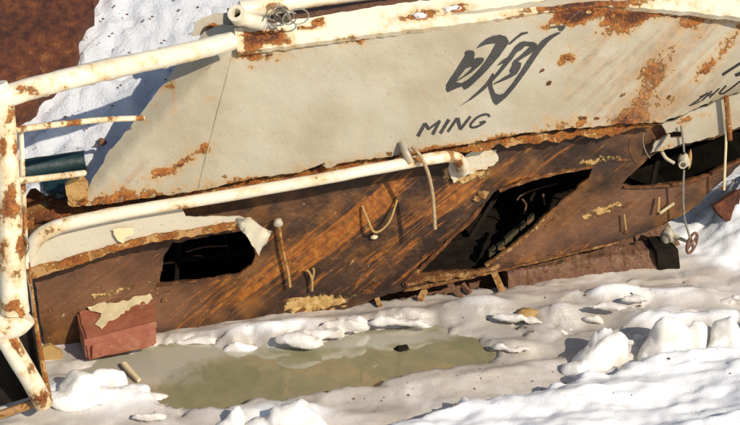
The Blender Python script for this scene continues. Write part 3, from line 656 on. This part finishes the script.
tpx('conduit', [(186, 252), (205, 247), (228, 246)], .8, M['beam'], ship, off=-.35, sides=6)
# recessed footing under the wall on the right
sheet('recessed_plate', [(330, 306), (400, 284), (500, 262), (600, 240), (668, 222), (684, 250), (676, 276), (600, 288), (500, 300), (400, 306)], flat(-.25), M['beam'], ship, th=.03, res=8, jag=.5, attrs={'rust': lambda x, y: .1})

# lower hand rail with its flat plate
pr = blobs([(60, 226, 20, 8, 20, .35), (430, 157, 20, 8, 0, .35), (460, 162, 8, 10, 0, .5), (300, 182, 60, 4, 10, .12), (48, 232, 12, 10, 0, .3)])
rail = tpx('hand_rail', [(30, 262), (31, 250), (38, 238), (52, 229), (75, 222), (120, 213), (200, 200), (300, 183), (380, 168), (430, 159), (452, 157), (461, 162), (463, 171)], [7, 7.4, 7.8, 7.8, 7.3, 6.7, 6.2, 6, 6, 6, 6.1, 6, 6], M['cream'], ship, off=[.16, .2, .23, .24, .24, .24, .24, .24, .24, .23, .2, .13, .04], sides=16, rough=.09, attrs={'rust': addf(pr, lambda x, y: .10+.5*max(0, nz(x*.05, y*.05, 7.)))})
tpx('rail_bracket', [(402, 143), (406, 152), (411, 163)], [3.5, 4.5, 4], M['lampgrey'], rail, off=[.18, .24, .26])
sheet('rail_flange', [(448, 160), (462, 154), (478, 152), (496, 150), (498, 160), (486, 168), (474, 172), (462, 181), (454, 183), (450, 172)], flat(.03), M['band'], wall, th=.02, res=4, jag=2.2, attrs={'rust': lambda x, y: .38})
sheet('rail_plate', [(35, 247), (75, 226), (120, 216), (182, 208), (186, 217), (240, 216), (252, 222), (240, 227), (200, 231), (150, 239), (108, 250), (60, 265), (33, 275), (30, 262)], flat(.19), M['band'], ship, th=.012, res=6, jag=.6, attrs={'rust': blobs([(122, 236, 6, 8, 0, .3), (60, 258, 20, 4, 20, .5), (230, 225, 20, 3, 5, .4), (108, 246, 30, 3, 15, .4)])})
sheet('angle_strip', [(30, 268), (60, 261), (108, 247), (150, 236), (200, 228), (236, 223), (238, 229), (200, 235), (150, 243), (108, 254), (62, 270), (32, 279)], flat(.21), M['rusty'], ship, th=.03, res=5, jag=1., attrs={'rust': lambda x, y: .15})
def flapsurf(x, y):
    P, n = flat(.20)(x, y); t = (x-236)/34; P2, _ = flat(.20+.06*math.sin(t*5)+.03*nz(x*.1, y*.1))(x, y); return P2, n
sheet('torn_flap', [(228, 220), (250, 218), (262, 228), (271, 231), (269, 240), (263, 246), (259, 256), (254, 248), (247, 236), (238, 226)], flapsurf, M['band'], ship, th=.006, res=3.5, jag=1.2, smooth=60)
sheet('paint_peel', [(112, 229), (122, 228), (134, 227), (134, 233), (126, 238), (124, 243), (117, 240)], flat(.215), M['flake'], ship, th=.006, res=4, jag=1.)
sheet('corner_bracket', [(24, 222), (34, 217), (34, 228), (28, 230)], flat(.1), M['rusty'], ship, th=.05, res=4, jag=1., attrs={'rust': lambda x, y: .2})
sheet('rust_lump', [(66, 186), (72, 178), (82, 176), (88, 184), (88, 198), (82, 206), (70, 205)], flat(.17, TILT), M['ochre'], ship, th=.06, res=4, jag=1.4, attrs={'rust': lambda x, y: .25})
# fascia under the corner with the side lettering
sheet('corner_fascia', [(662, 125), (690, 113), (716, 102), (745, 92), (800, 74), (800, 106), (745, 125), (720, 135), (690, 143), (668, 149), (650, 153), (656, 142), (668, 136)], flat(.07), M['panel'], ship, th=.02, res=5, jag=1.2, attrs={'rust': blobs([(685, 120, 12, 5, 20, .7), (710, 115, 12, 6, 0, .7), (676, 135, 8, 4, 0, .5), (730, 125, 20, 4, 20, .3), (665, 148, 14, 4, 30, .5)])}, holes=[[(668, 134), (674, 131), (683, 133), (680, 138), (672, 138)]])
tpx('strap', [(726, 96), (728, 115), (730, 140)], 2.6, M['rusty'], ship, off=.12, sides=8, attrs={'rust': lambda x, y: .2})
# fittings on the wall
lf = tpx('hook_rod', [(279, 226), (283, 250), (288, 272), (290, 287)], 1.5, M['rusty'], ship, off=.05, sides=8)
P, n = flat(.05)(278, 223); lump('hook_boss', P, (U, n, Vector((0, 0, 1))), (.032, .03, .03), M['lampgrey'], lf, 3, .3, 2)
tpx('v_hook', [(362, 206), (368, 220), (373, 231), (380, 231), (389, 222), (394, 210), (398, 196)], 1.2, M['ochre'], ship, off=[.02, .06, .08, .08, .08, .06, .02], sides=8)
lump('bolt_head', flat(.02)(374, 237)[0], (U, WN, WV), (.022, .02, .014), M['flake'], ship, 4, .3, 2)
tpx('small_hook', [(312, 291), (312, 280), (309, 272), (306, 270)], 1.2, M['ochre'], ship, off=.04, sides=6)
tpx('small_hook', [(312, 280), (314, 272), (313, 268)], 1.2, M['ochre'], ship, off=.04, sides=6)
for (x, y, r, sd) in ((483, 195, .034, 1), (476, 199, .022, 2), (164, 300, .014, 3), (626, 232, .012, 10)):
    lump('weld_blob', flat(.008)(x, y)[0], (U, WN, WV), (r, r*.6, r*.8), M['rim'], wall, sd, .6, 3)
tpx('peg', [(659, 197), (658, 212)], 1.4, M['ochre'], ship, off=[.03, .05], sides=6, sub=1)
tpx('peg', [(674, 203), (660, 213)], 1.6, M['flake'], ship, off=[.05, .02], sides=6, sub=1)
tpx('peg', [(624, 214), (626, 230)], .9, M['ochre'], ship, off=[.03, .04], sides=6, sub=1)
# stubs of broken frames below the wall
for (x0, y0, x1, y1, r) in ((447, 281, 463, 299, 3.2), (492, 268, 503, 292, 4.2), (376, 296, 380, 306, 3.5), (462, 284, 470, 293, 3.), (425, 290, 420, 300, 4)):
    tpx('frame_stub', [(x0, y0), ((x0+x1)/2, (y0+y1)/2), (x1, y1)], r, M['rusty'] if r > 3.3 else M['beam'], ship, off=[-.02, .0, .03], sides=4, sub=2)

# scabs and curls of paint and rust standing off the surfaces
def curl(name, x, y, l, wd, ang, surf, mat, parent, lift, rust=.2):
    c_, s_ = math.cos(math.radians(ang)), -math.sin(math.radians(ang)); pts = []
    for k in range(9):
        a = k*6.283/9; r = random.uniform(.6, 1.15); pts.append((x+c_*math.cos(a)*l*r-s_*math.sin(a)*wd*r, y+s_*math.cos(a)*l*r+c_*math.sin(a)*wd*r))
    ph = random.uniform(0, 6)
    def f(px, py):
        P, n = surf(px, py); t = ((px-x)*c_+(py-y)*s_)/l; return P+n*(.004+lift*max(0, .5+.5*math.sin(t*1.6+ph))), n
    sheet(name, pts, f, mat, parent, th=.003, res=max(1.6, wd*.9), jag=.5, attrs={'rust': lambda a, b: rust}, smooth=60)
for (x, y, rx, ry, n_, ang, mt) in ((610, 208, 24, 4, 3, 20, 'rim'), (592, 216, 14, 4, 2, 20, 'rim'), (318, 304, 34, 6, 7, 14, 'ochre'), (540, 225, 18, 4, 3, 36, 'rim'), (600, 160, 26, 4, 4, 4, 'rim'), (470, 170, 22, 9, 7, 15, 'rim'), (115, 290, 50, 4, 5, 12, 'rim'), (70, 312, 20, 5, 3, 25, 'rim'),
    (430, 256, 22, 5, 4, 42, 'rim'), (350, 262, 40, 16, 4, 35, 'rim'), (640, 186, 24, 3, 3, 12, 'rim'), (560, 252, 60, 4, 6, 12, 'rim'), (700, 190, 26, 6, 3, 35, 'rim'), (300, 268, 30, 12, 3, 40, 'rim'), (380, 292, 24, 4, 3, 12, 'rim'), (250, 305, 60, 8, 3, 30, 'rim')):
    for _ in range((n_+1)//2):
        curl('rust_scab', x+random.uniform(-1, 1)*rx, y+random.uniform(-1, 1)*ry, random.uniform(3, 8), random.uniform(.9, 2.), ang+random.uniform(-12, 12), wsurf, M[mt], wall, random.uniform(.002, .006))
for (x, y, rx, ry, n_, ang, mt) in ((655, 72, 12, 8, 4, 30, 'rusty'), (630, 22, 20, 7, 5, 30, 'rusty'), (575, 16, 16, 6, 4, 20, 'rusty'), (645, 98, 26, 6, 4, 38, 'rim'), (600, 120, 34, 3, 5, 4, 'rim'), (566, 60, 6, 3, 2, 15, 'rusty'), (185, 162, 26, 4, 4, 28, 'rim'), (100, 196, 24, 5, 4, 8, 'rim'), (250, 178, 40, 3, 4, 8, 'rim'), (330, 164, 10, 3, 2, 8, 'rim'), (400, 152, 40, 2, 4, 8, 'rim'), (255, 54, 16, 3, 3, 4, 'rim'), (355, 42, 8, 3, 2, 2, 'rim'), (560, 100, 40, 30, 4, 42, 'rim'), (690, 80, 30, 8, 3, 42, 'rim')):
    for _ in range((n_+1)//2):
        curl('paint_scab', x+random.uniform(-1, 1)*rx, y+random.uniform(-1, 1)*ry, random.uniform(2., 4.6), random.uniform(.9, 2.), ang+random.uniform(-12, 12), psurf, M[mt], panel, random.uniform(.001, .004))
for (x, y) in ((262, 33), (300, 28), (318, 20), (425, 16), (455, 10), (560, 6), (610, 2), (640, 4)):
    curl('paint_scab', x, y, random.uniform(3, 6), random.uniform(1.2, 2.4), 8, csurf, M['rusty'], cap, .012)

# ------------------------------------------------------------------ railing at the end of the deck
RO = .85
rr = addf(blobs([(12, 112, 9, 14, 0, .5), (3, 150, 5, 24, 0, .45), (12, 196, 7, 16, 0, .6), (10, 216, 10, 9, 0, .45), (4, 252, 5, 20, 0, .5), (17, 284, 6, 24, 0, .45), (12, 306, 16, 8, 0, .5), (22, 240, 4, 30, 0, .4)]), lambda x, y: .20+.6*max(0, nz(x*.10, y*.035, 2.)))
post = tpx('rail_post', [(-3, 84), (3, 104), (7, 160), (10, 220), (13, 280), (15, 312)], [10, 11, 11.5, 12.5, 13.5, 14.5], M['cream'], ship, off=RO, sides=16, attrs={'rust': rr})
tpx('post_collar', [(-8, 326), (4, 326), (16, 322), (25, 314)], [14, 15, 15, 13], M['cream'], ship, off=RO, sides=16, attrs={'rust': lambda x, y: 0.25+.5*nz(x*.07, y*.07)+blobs([(10, 332, 14, 4, 0, .4), (22, 318, 6, 8, 0, .4)])(x, y)})
tpx('brace_pipe', [(2, 330), (18, 358), (34, 385), (44, 404)], [11, 10.5, 10, 9.5], M['cream'], ship, off=[RO, RO, RO-.04, RO-.08], sides=16, attrs={'rust': lambda x, y: .12+.45*max(0, nz(x*.1, y*.1, 4.))+blobs([(30, 372, 8, 8, 0, .5), (42, 398, 12, 10, 0, .7), (12, 342, 14, 6, 0, .5), (22, 356, 5, 16, 30, .5)])(x, y)})
tpx('top_rail', [(-20, 104), (10, 95), (60, 81), (120, 67), (180, 54), (232, 41)], [11.5, 11.5, 11, 10.5, 10, 9.5], M['cream'], ship, off=[RO, RO, RO-.13, RO-.3, RO-.48, .22], sides=16, rough=.09, attrs={'rust': addf(blobs([(25, 90, 18, 6, 15, .5), (90, 73, 4, 12, 0, .3), (160, 58, 6, 5, 0, .2)]), lambda x, y: .12+.5*max(0, nz(x*.05, y*.05, 3.)))})
for (x, y, q) in ((44, 86, .40), (90, 74.5, .38), (163, 58, .36)):
    P, n = flat(RO-.9*(x/232)*(RO-.22)/ .9)(x, y); t_ = (flat(RO-(x+3)/232*(RO-.22))(x+3, y-.75)[0]-P).normalized(); ring_tube('weld_ring', P-t_*.008, P+t_*.008, 11*px_m(P), 8*px_m(P), M['cream'], ship)
tpx('middle_rail', [(8, 131), (45, 126), (100, 120), (143, 118)], [3.3, 3.3, 3, 2.8], M['cream'], ship, off=[RO, RO-.18, RO-.42, .2], sides=10, attrs={'rust': lambda x, y: .42+.3*nz(x*.06, y*.06)})
tpx('middle_rail', [(16, 181), (45, 178), (84, 173)], [3.6, 3.4, 3.2], M['cream'], ship, off=[RO, RO-.2, .24], sides=10, attrs={'rust': lambda x, y: .36+.3*nz(x*.06, y*.06)})
tpx('thin_stanchion', [(21, 130), (23, 180), (25, 232), (27, 268)], 2.6, M['cream'], ship, off=RO-.12, sides=8, attrs={'rust': rr})
fb = [(28, 262), (34, 310), (42, 360), (49, 396)]
tpx('frame_bar', fb, [2, 2.4, 2.8, 3.2], M['rusty'], ship, off=RO-.12, sides=6, attrs={'rust': lambda x, y: .2})
tpx('frame_bar', [(-10, 418), (20, 408), (50, 397)], [4.5, 4.5, 4.5], M['rusty'], ship, off=RO-.12, sides=6, attrs={'rust': lambda x, y: .1})
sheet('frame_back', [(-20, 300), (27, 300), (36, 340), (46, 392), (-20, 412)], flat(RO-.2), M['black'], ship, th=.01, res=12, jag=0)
wr = tpx('hanging_wire', [(22, 232), (29, 246), (24, 262), (30, 290), (33, 312)], .8, M['wire'], None, off=RO-.08, sides=6); tag(wr, 'thin pale wire dangling beside the white rail post', 'wire')

# ------------------------------------------------------------------ red metal box on the wall
bxt = thing('metal_box', 'faded red metal box with peeling cream paint under the window', 'box', flat(.1)(120, 350)[0])
def red_box():
    f0 = flat(.02); f1 = flat(.27)
    a, b_ = f0(76, 312)[0], f0(150, 295)[0]; c, d = f1(157, 321)[0], f1(84, 341)[0]; e, f = f1(156, 347)[0], f1(86, 363)[0]
    dn = (f-d); bb, aa = b_+(e-c), a+dn
    bm = bmesh.new(); vs = [bm.verts.new(p) for p in (a, b_, c, d, aa, bb, e, f)]
    for q in ((0, 1, 2, 3), (3, 2, 6, 7), (0, 3, 7, 4), (1, 5, 6, 2), (4, 7, 6, 5), (0, 4, 5, 1)): bm.faces.new([vs[i] for i in q])
    bmesh.ops.bevel(bm, geom=list(bm.edges), offset=.012, segments=3, affect='EDGES')
    bmesh.ops.subdivide_edges(bm, edges=[e_ for e_ in bm.edges if e_.calc_length() > .06], cuts=7, use_grid_fill=True)
    V = [v.co+Vector((1, 1, 1))*.012*nz(v.co.x*5, v.co.y*5, v.co.z*5) for v in bm.verts]; bm.verts.index_update()
    mk('case', V, [[v.index for v in q.verts] for q in bm.faces], M['redbox'], bxt, 35); bm.free()
    nT = (b_-a).cross(d-a).normalized(); nT = nT if nT.z > 0 else -nT
    top = lambda k: (lambda x, y: (hit(x, y, a+nT*k, nT)+nT*.006*(1+nz(x*.2, y*.2)), nT))
    sheet('peeling_paint', [(88, 309), (102, 303), (118, 304), (134, 298), (151, 294), (153, 299), (141, 307), (130, 307), (126, 314), (112, 321), (102, 330), (95, 325), (101, 315)], top(.006), M['flake'], bxt, th=.0015, res=4, jag=1.4)
    nF = (c-d).cross(f-d).normalized(); nF = nF if nF.dot(BK) < 0 else -nF
    front = lambda x, y: (hit(x, y, d+nF*.006, nF), nF)
    sheet('rim_flange', [(84, 340), (157, 321), (157, 327), (85, 346)], front, M['redbox'], bxt, th=.012, res=6, jag=.3)
    tube('hinge_pin', [front(93, 345)[0]+nF*.01, front(93, 356)[0]+nF*.01], .007, M['redbox'], bxt, sides=8, sub=1)
red_box()

# ------------------------------------------------------------------ loose and hanging things
cord = tpx('loose_rope', [(412, 147), (419, 154), (427, 170), (432, 190), (434, 212), (435, 229)], [1.8, 1.8, 1.9, 1.9, 2., 2.], M['rope'], None, off=[.27, .31, .3, .28, .27, .27], sides=10)
tag(cord, 'tan rope end looped over the cream rail and hanging down', 'rope')
lm = thing('hanging_lamp', 'tarnished lamp fitting dangling on wires before the dark opening', 'lamp', flat(.08)(684, 172)[0])
P, n = flat(.1)(684, 161); ZU = Vector((0, 0, 1))
lump('lamp_body', P, (U, n, ZU), (.034, .036, .05), M['lampgrey'], lm, 5, .35, 3)
lump('lamp_bracket', P+U*.035+ZU*.01, (U, n, ZU), (.015, .02, .06), M['rusty'], lm, 6, .4, 2)
ring_tube('lamp_ring', P-n*.0+n*.02-U*.02-ZU*.01, P+n*.045-U*.025-ZU*.01, .026, .017, M['lampgrey'], lm)
tpx('lamp_arm', [(662, 152), (666, 158), (674, 163)], 1.8, M['lampgrey'], lm, off=.1, sides=8)
tpx('lamp_arm', [(660, 148), (666, 139), (669, 134)], 1.8, M['lampgrey'], lm, off=.1, sides=8)
tpx('suspension_wire', [(681, 126), (683, 140), (684, 152)], 1.1, M['wire'], lm, off=.1, sides=6)
hw = tpx('hanging_wire', [(684, 170), (683, 190), (684, 215), (687, 228), (690, 238)], 1.1, M['wire'], None, off=.1, sides=6); tag(hw, 'pale wire hanging from the lamp down to the handwheel', 'wire')
hw = tpx('hanging_wire', [(726, 120), (726, 140), (725, 165), (724, 190)], 1.3, M['flake'], None, off=.11, sides=6); tag(hw, 'crusted straight wire hanging below the rusty strap', 'wire')
hw = tpx('hanging_wire', [(644, 132), (643, 142), (646, 152), (650, 158)], .5, M['wire'], None, off=.1, sides=6); tag(hw, 'hair thin loop of wire beside the corner fascia', 'wire')
# hand wheel
g = ground(691, 262, 0); hc = flat(.06)(692, 243)[0]
hwl = thing('handwheel', 'small rusty spoked handwheel standing by the snow heap', 'handwheel', Vector((hc.x, hc.y, hc.z-.08)))
t1 = (U*.62+BK*-.78).normalized(); u1 = ZU; u2 = t1.cross(ZU).normalized()
tube('wheel_rim', [hc+u1*math.cos(a)*.066+u2*math.sin(a)*.066 for a in np.linspace(0, 2*math.pi, 17)], .010, M['beam'], hwl, sides=8, sub=2)
for k in range(4):
    a = k*math.pi/2+.4; tube('spoke', [hc, hc+u1*math.cos(a)*.062+u2*math.sin(a)*.062], .006, M['beam'], hwl, sides=6, sub=1)
tube('valve_stem', [hc+t1*.02, hc-t1*.08, hc-t1*.17], [.012, .012, .02], M['lampgrey'], hwl, sides=10)
lump('valve_body', hc-t1*.17-ZU*.03, (U, BK, ZU), (.05, .05, .075), M['lampgrey'], hwl, 8, .25, 3)
# beam frozen into the ice
def beam():
    fr = flat(-.11, 8); N = 110; rows = []
    topl = [(500, 268), (560, 257), (610, 250), (650, 246)]; botl = [(508, 297), (560, 292), (610, 286), (652, 281)]
    it = lambda L, t: (np.interp(t, [0, .4, .72, 1], [p[0] for p in L]), np.interp(t, [0, .4, .72, 1], [p[1] for p in L]))
    V = []; R = 28
    for i in range(N+1):
        t = i/N; A = fr(*it(topl, t))[0]; B = fr(*it(botl, t))[0]; c = (A+B)/2; h = (A-B).length/2*1.05
        for k in range(R):
            a = 2*math.pi*k/R; ca, sa = math.cos(a), math.sin(a); q = max(abs(ca), abs(sa)); q = 1/q**.7
            p = c+ZU*(sa*q*h)-BK*(ca*q*h*.7); s_ = 1+.20*nz(p.x*7, p.y*7+k*.2, p.z*9)+.16*abs(nz(p.x*22, p.y*22, p.z*22, 3))
            V.append(c+ZU*(sa*q*h*s_)-BK*(ca*q*h*.7*s_))
    Fc = [(i*R+k, i*R+(k+1) % R, (i+1)*R+(k+1) % R, (i+1)*R+k) for i in range(N) for k in range(R)]+[tuple(range(R)), tuple(N*R+k for k in range(R))]
    o = mk('rusted_beam', V, Fc, M['beam'], None, 50); tag(o, 'flaking reddish brown beam frozen into ice under the wall', 'beam')
beam()
P = flat(-.06)(664, 258)[0]
o = box('iron_block', P, (U, BK, (ZU-U*.18).normalized()), (.07, .09, .115), M['black'], None, .012); tag(o, 'black iron block at the end of the flaking beam', 'block')
# old board standing in the ice by the box, stick, floating scrap
def solid(name, outer, surf, mat, th, label, cat, **k):
    return tag(sheet(name, outer, surf, mat, None, th=th, **k), label, cat)
solid('board_scrap', [(43, 348), (50, 345), (62, 352), (66, 375), (52, 379), (45, 376)], flat(.14), M['ochre'], .04, 'yellowed board stump in ice below the rail frame', 'board', res=5, jag=.8)
p = [ground(x, y, .02) for x, y in ((124, 364), (130, 371), (139, 380))]
tag(tube('stick', p, [.018, .017, .013], M['flake'], None, sides=8), 'short pale stick poking from milky ice below the red box', 'stick')
p = ground(402, 348, .0); sc_ = lump('floating_scrap', p, (Vector((1, .2, 0)), Vector((-.2, 1, 0)), ZU), (.04, .025, .012), M['black'], None, 3, .6, 3); tag(sc_, 'small dark scrap floating in the meltwater pool', 'scrap')
p = ground(528, 314, .06); tag(lump('rusty_scrap', p, (U, BK, ZU), (.06, .05, .03), M['ochre'], None, 5, .6, 3), 'ragged rusty scrap melted into a white ice hummock', 'scrap')
# teal pipe and dark hatch lying in the snow behind the railing
def on_snow(x, y, lift):
    d = ray(x, y); k = 4.
    while k < 25:
        P = CAM+d*k; q = P-G0; dd = q.dot(BK)
        if dd > .05 and P.z < snow_base(0, dd)+lift: return P
        k += .01
    return CAM+d*k
tp = [on_snow(x, y, .06) for x, y in ((-40, 178), (10, 172), (50, 166), (85, 161))]
tag(tube('teal_pipe', tp, .062, M['teal'], None, sides=18), 'dark teal pipe lying on snow behind the railing', 'pipe')
p = on_snow(62, 186, .03); tag(lump('dark_debris', p, (U, BK, ZU), (.11, .09, .06), M['teal'], None, 9, .4, 3), 'dark wet lump on the snow beneath the teal pipe', 'debris')
p = on_snow(102, 142, .02); tag(lump('dark_debris', p, (U, BK, ZU), (.03, .03, .02), M['beam'], None, 12, .4, 2), 'small rust brown scrap on snow below the middle rail', 'debris')
# rusty hull of another vessel rising from the snow
_a = math.atan(SLOPE*.9); HN = (ZU*math.cos(_a)-BK*math.sin(_a)).normalized(); HP = G0+BK*.12+ZU*(ZD+.02)+HN*.07
def hsurf(x, y):
    P = hit(x, y, HP, HN); return P+HN*(.03*nz(P.x*1.5, P.y*1.5, 2.)), HN
o = sheet('rusted_hull', [(-220, -160), (130, -160), (108, -30), (94, 0), (92, 15), (88, 22), (82, 34), (80, 50), (74, 58), (66, 68), (60, 80), (44, 92), (34, 104), (18, 116), (-30, 128), (-220, 180)], hsurf, M['hull'], None, th=.12, res=12, jag=3.)
tag(o, 'red brown rusted hull plating rising out of the snow bank', 'hull')
# second hull fragment beyond the snow heap
o = sheet('hull_fragment', [(714, 206), (732, 194), (760, 182), (830, 170), (830, 260), (770, 262), (742, 240)], flat(-.14, 20), M['hull'], None, th=.06, res=10, jag=1.)
tag(o, 'orange red hull fragment behind the snow heap', 'hull')

# ------------------------------------------------------------------ ice chunks
def remesh(V, Fc, vox):
    m = bpy.data.meshes.new('tmp'); m.from_pydata([tuple(v) for v in V], [], Fc); t = bpy.data.objects.new('tmp', m); col.objects.link(t)
    md = t.modifiers.new('r', 'REMESH'); md.mode = 'VOXEL'; md.voxel_size = vox
    sm = t.modifiers.new('s', 'SMOOTH'); sm.factor = .5; sm.iterations = 6
    dg = bpy.context.evaluated_depsgraph_get(); e = t.evaluated_get(dg); q = e.to_mesh()
    v = [x.co.copy() for x in q.vertices]; f = [tuple(p.vertices) for p in q.polygons]; e.to_mesh_clear()
    bpy.data.objects.remove(t); bpy.data.meshes.remove(m); return v, f
def chunk(label, seed, parts, group=None, vox=.012, rough=1., mat='chunk'):
    """parts: (x, y of base, width, height, depth in measured pixels, lean)"""
    V = []; Fc = []; base = None
    for pi, (x, y, wpx, hpx, dpx, lean) in enumerate(parts):
        g = ground(x, y); zz = ice_z(g.x, g.y); g = ground(x, y, zz); s = px_m(g); rg = random.Random(seed*31+pi)
        hz = (.80 if mat == 'chunk' else .55)*hpx*s/math.cos(PITCH); cuts = []
        for _ in range(7):
            a = rg.uniform(0, 6.283); e = rg.uniform(-.1, 1.1); cuts.append((Vector((math.cos(a)*math.cos(e), math.sin(a)*math.cos(e), math.sin(e))), rg.uniform(.55, .85)))
        bm = bmesh.new(); bmesh.ops.create_icosphere(bm, subdivisions=3, radius=1); b0 = len(V)
        for v in bm.verts:
            d = v.co.normalized(); r = 1+.28*noise.fractal(d*1.1+Vector((seed*7.3+pi, 2., 0)), 1., 2., 3)
            for cn, co in cuts:
                k = d.dot(cn)
                if k*r > co: r += (co/k-r)*.8
            V.append(g+Vector((d.x*r*wpx*s*.56+lean*max(d.z*r, 0)*hz, (d.y*r+.5)*dpx*s*.8, d.z*r*hz*1.15 if d.z > 0 else d.z*hz*.6)))
        Fc += [tuple(b0+v.index for v in f.verts) for f in bm.faces]; bm.free()
    V, Fc = remesh(V, Fc, vox)
    out = []
    for v in V:
        p = v*1.; q = p*7+Vector((seed, 0, 0))
        k = .010*noise.fractal(q, 1., 2., 3)-.040*abs(noise.noise(q*.7+Vector((3, 3, 3))))+.012*abs(noise.noise(p*15))+.004*noise.fractal(p*30, 1., 2., 3)
        out.append(p+Vector((noise.noise(q), noise.noise(q+Vector((9, 1, 4))), noise.noise(q+Vector((2, 7, 5)))))*.018*rough+Vector((0, 0, k*rough*1.3)))
    o = mk('ice_chunk', out, Fc, M[mat], None, 42); return tag(o, label, 'ice chunk', group)
chunk('pointed milky ice chunk beside the trampled snow edge', 1, [(614, 366, 42, 40, 22, .10), (597, 370, 44, 30, 22, .28), (578, 376, 40, 12, 16, .3), (606, 364, 48, 38, 20, .10)])
chunk('broad translucent ice chunk with a hollow scooped front', 2, [(672, 356, 54, 46, 26, .05), (655, 362, 36, 26, 20, .1), (694, 352, 34, 38, 20, .0), (702, 364, 34, 12, 14, 0), (664, 352, 52, 38, 20, 0), (676, 366, 40, 16, 14, 0)])
chunk('rounded milky ice chunk next to the broad hollowed one', 3, [(730, 352, 40, 36, 24, -.1), (716, 360, 30, 20, 16, 0), (752, 350, 40, 30, 24, 0)])
chunk('flat white ice floe stranded at the pool edge', 4, [(244, 360, 64, 17, 9, 0), (262, 356, 56, 15, 9, .1), (240, 352, 50, 15, 8, 0), (290, 353, 50, 6, 7, 0), (216, 358, 30, 6, 6, 0)])
chunk('long white ice slab lying along the ochre patch', 5, [(300, 343, 54, 13, 9, .3), (318, 336, 60, 14, 9, .3), (338, 329, 60, 13, 9, .3), (352, 324, 40, 11, 9, .3), (330, 344, 60, 5, 8, 0)], mat='slush')
chunk('smooth ice hump between the long slab and the pool', 16, [(385, 334, 80, 9, 12, 0), (402, 324, 64, 11, 10, 0), (365, 338, 60, 5, 9, 0)], mat='slush')
chunk('tall white snow hump below the red box', 6, [(78, 394, 50, 24, 20, .2), (100, 392, 54, 22, 18, .1), (122, 396, 60, 12, 14, .2), (70, 404, 60, 12, 16, 0)])
chunk('low thin ice shelf reaching into the pool', 7, [(140, 398, 60, 9, 10, 0), (170, 404, 40, 6, 8, 0)], mat='slush')
chunk('broad white ice lump on the near pool bank', 8, [(292, 424, 52, 24, 18, .05), (265, 428, 50, 14, 14, .1), (312, 430, 40, 16, 14, 0), (300, 416, 24, 22, 10, 0)])
chunk('knobbly little ice lump beside the broad white lump', 9, [(234, 424, 24, 20, 12, .1), (222, 428, 26, 8, 10, 0)])
chunk('small white ice lump at the tip of the pool', 10, [(500, 348, 18, 9, 7, 0), (516, 350, 30, 6, 7, 0)], mat='slush')
chunk('white hummock with rusty scrap melted into it', 17, [(512, 320, 36, 10, 9, 0), (532, 322, 26, 7, 8, 0)], mat='slush')
chunk('icy white crust along the foot of the wall left of the floe', 18, [(175, 346, 60, 8, 7, 0), (205, 342, 60, 9, 7, 0), (150, 350, 50, 6, 6, 0), (190, 352, 70, 4, 7, 0)], mat='slush')
chunk('narrow sunlit ice ridge in front of the flaking beam', 19, [(632, 302, 30, 9, 6, .3), (610, 306, 44, 7, 6, .3), (650, 298, 20, 9, 5, .2)], mat='slush')
small = [('squat ice knob at the foot of the broad hollowed chunk', [(640, 340, 20, 9, 9, 0), (634, 344, 16, 5, 8, 0)]), ('split ice knob behind the broad hollowed chunk', [(690, 314, 26, 8, 8, .1), (706, 316, 18, 11, 7, 0)]),
 ('low crumbling ice knob behind the pointed chunk', [(560, 336, 22, 6, 7, 0), (572, 332, 16, 7, 6, 0)]), ('ice knob below the snow heap near the handwheel', [(724, 304, 26, 8, 8, 0), (738, 300, 20, 10, 7, 0)]), ('thin ice knob on the bank below the knobbly lump', [(150, 420, 34, 7, 9, 0)]),
 ('ice knob between the sunlit ridge and the pointed chunk', [(592, 320, 22, 7, 7, 0)])]
for i_, (lb, p) in enumerate(small): chunk(lb, 40+i_, p, vox=.009, mat='slush')
# pockets of snow caught on the cap
for i_, (x, y, w_, lb) in enumerate(((421, 16, 7, 'snow pocket lodged in the long rust patch on the cap'), (452, 9, 9, 'wider snow pocket beside the far end of the cap rust patch'), (262, 26, 12, 'thin snow drift lying between the wire coil and pipe stub'))):
    P, n = csurf(x, y); m_ = px_m(P)
    tag(lump('snow_pocket', P, (U, CN, CV), (w_*m_, .022, 3.2*m_), M['chunk'], None, 50+i_, .5, 3), lb, 'snow')
# specks of rust and grit
def grit():
    V = []; Fc = []
    def speck(p, r):
        b = len(V)
        for k in range(5): a = k*1.257+random.random(); V.append(p+Vector((math.cos(a)*r*random.uniform(.6, 1.3), math.sin(a)*r*random.uniform(.6, 1.2), -r*.2)))
        V.append(p+Vector((random.uniform(-.3, .3)*r, 0, r*.6)))
        for k in range(5): Fc.append((b+k, b+(k+1) % 5, b+5))
        Fc.append(tuple(b+4-k for k in range(5)))
    for _ in range(230):
        x = random.uniform(150, 760); y = random.uniform(285, 430); g = ground(x, y); z = ice_z(g.x, g.y)
        if z < .004: continue
        speck(Vector((g.x, g.y, z+.001)), random.choice((.003, .004, .004, .006, .011)))
    for _ in range(170):
        x = random.uniform(10, 240); y = random.uniform(-5, 200); p = on_snow(x, y, .02); speck(p, random.choice((.004, .005, .007, .012)))
    o = mk('grit', V, Fc, M['beam'], None, 0); tag(o, 'dark rust crumbs and grit strewn over ice and snow', kind='stuff')
grit()
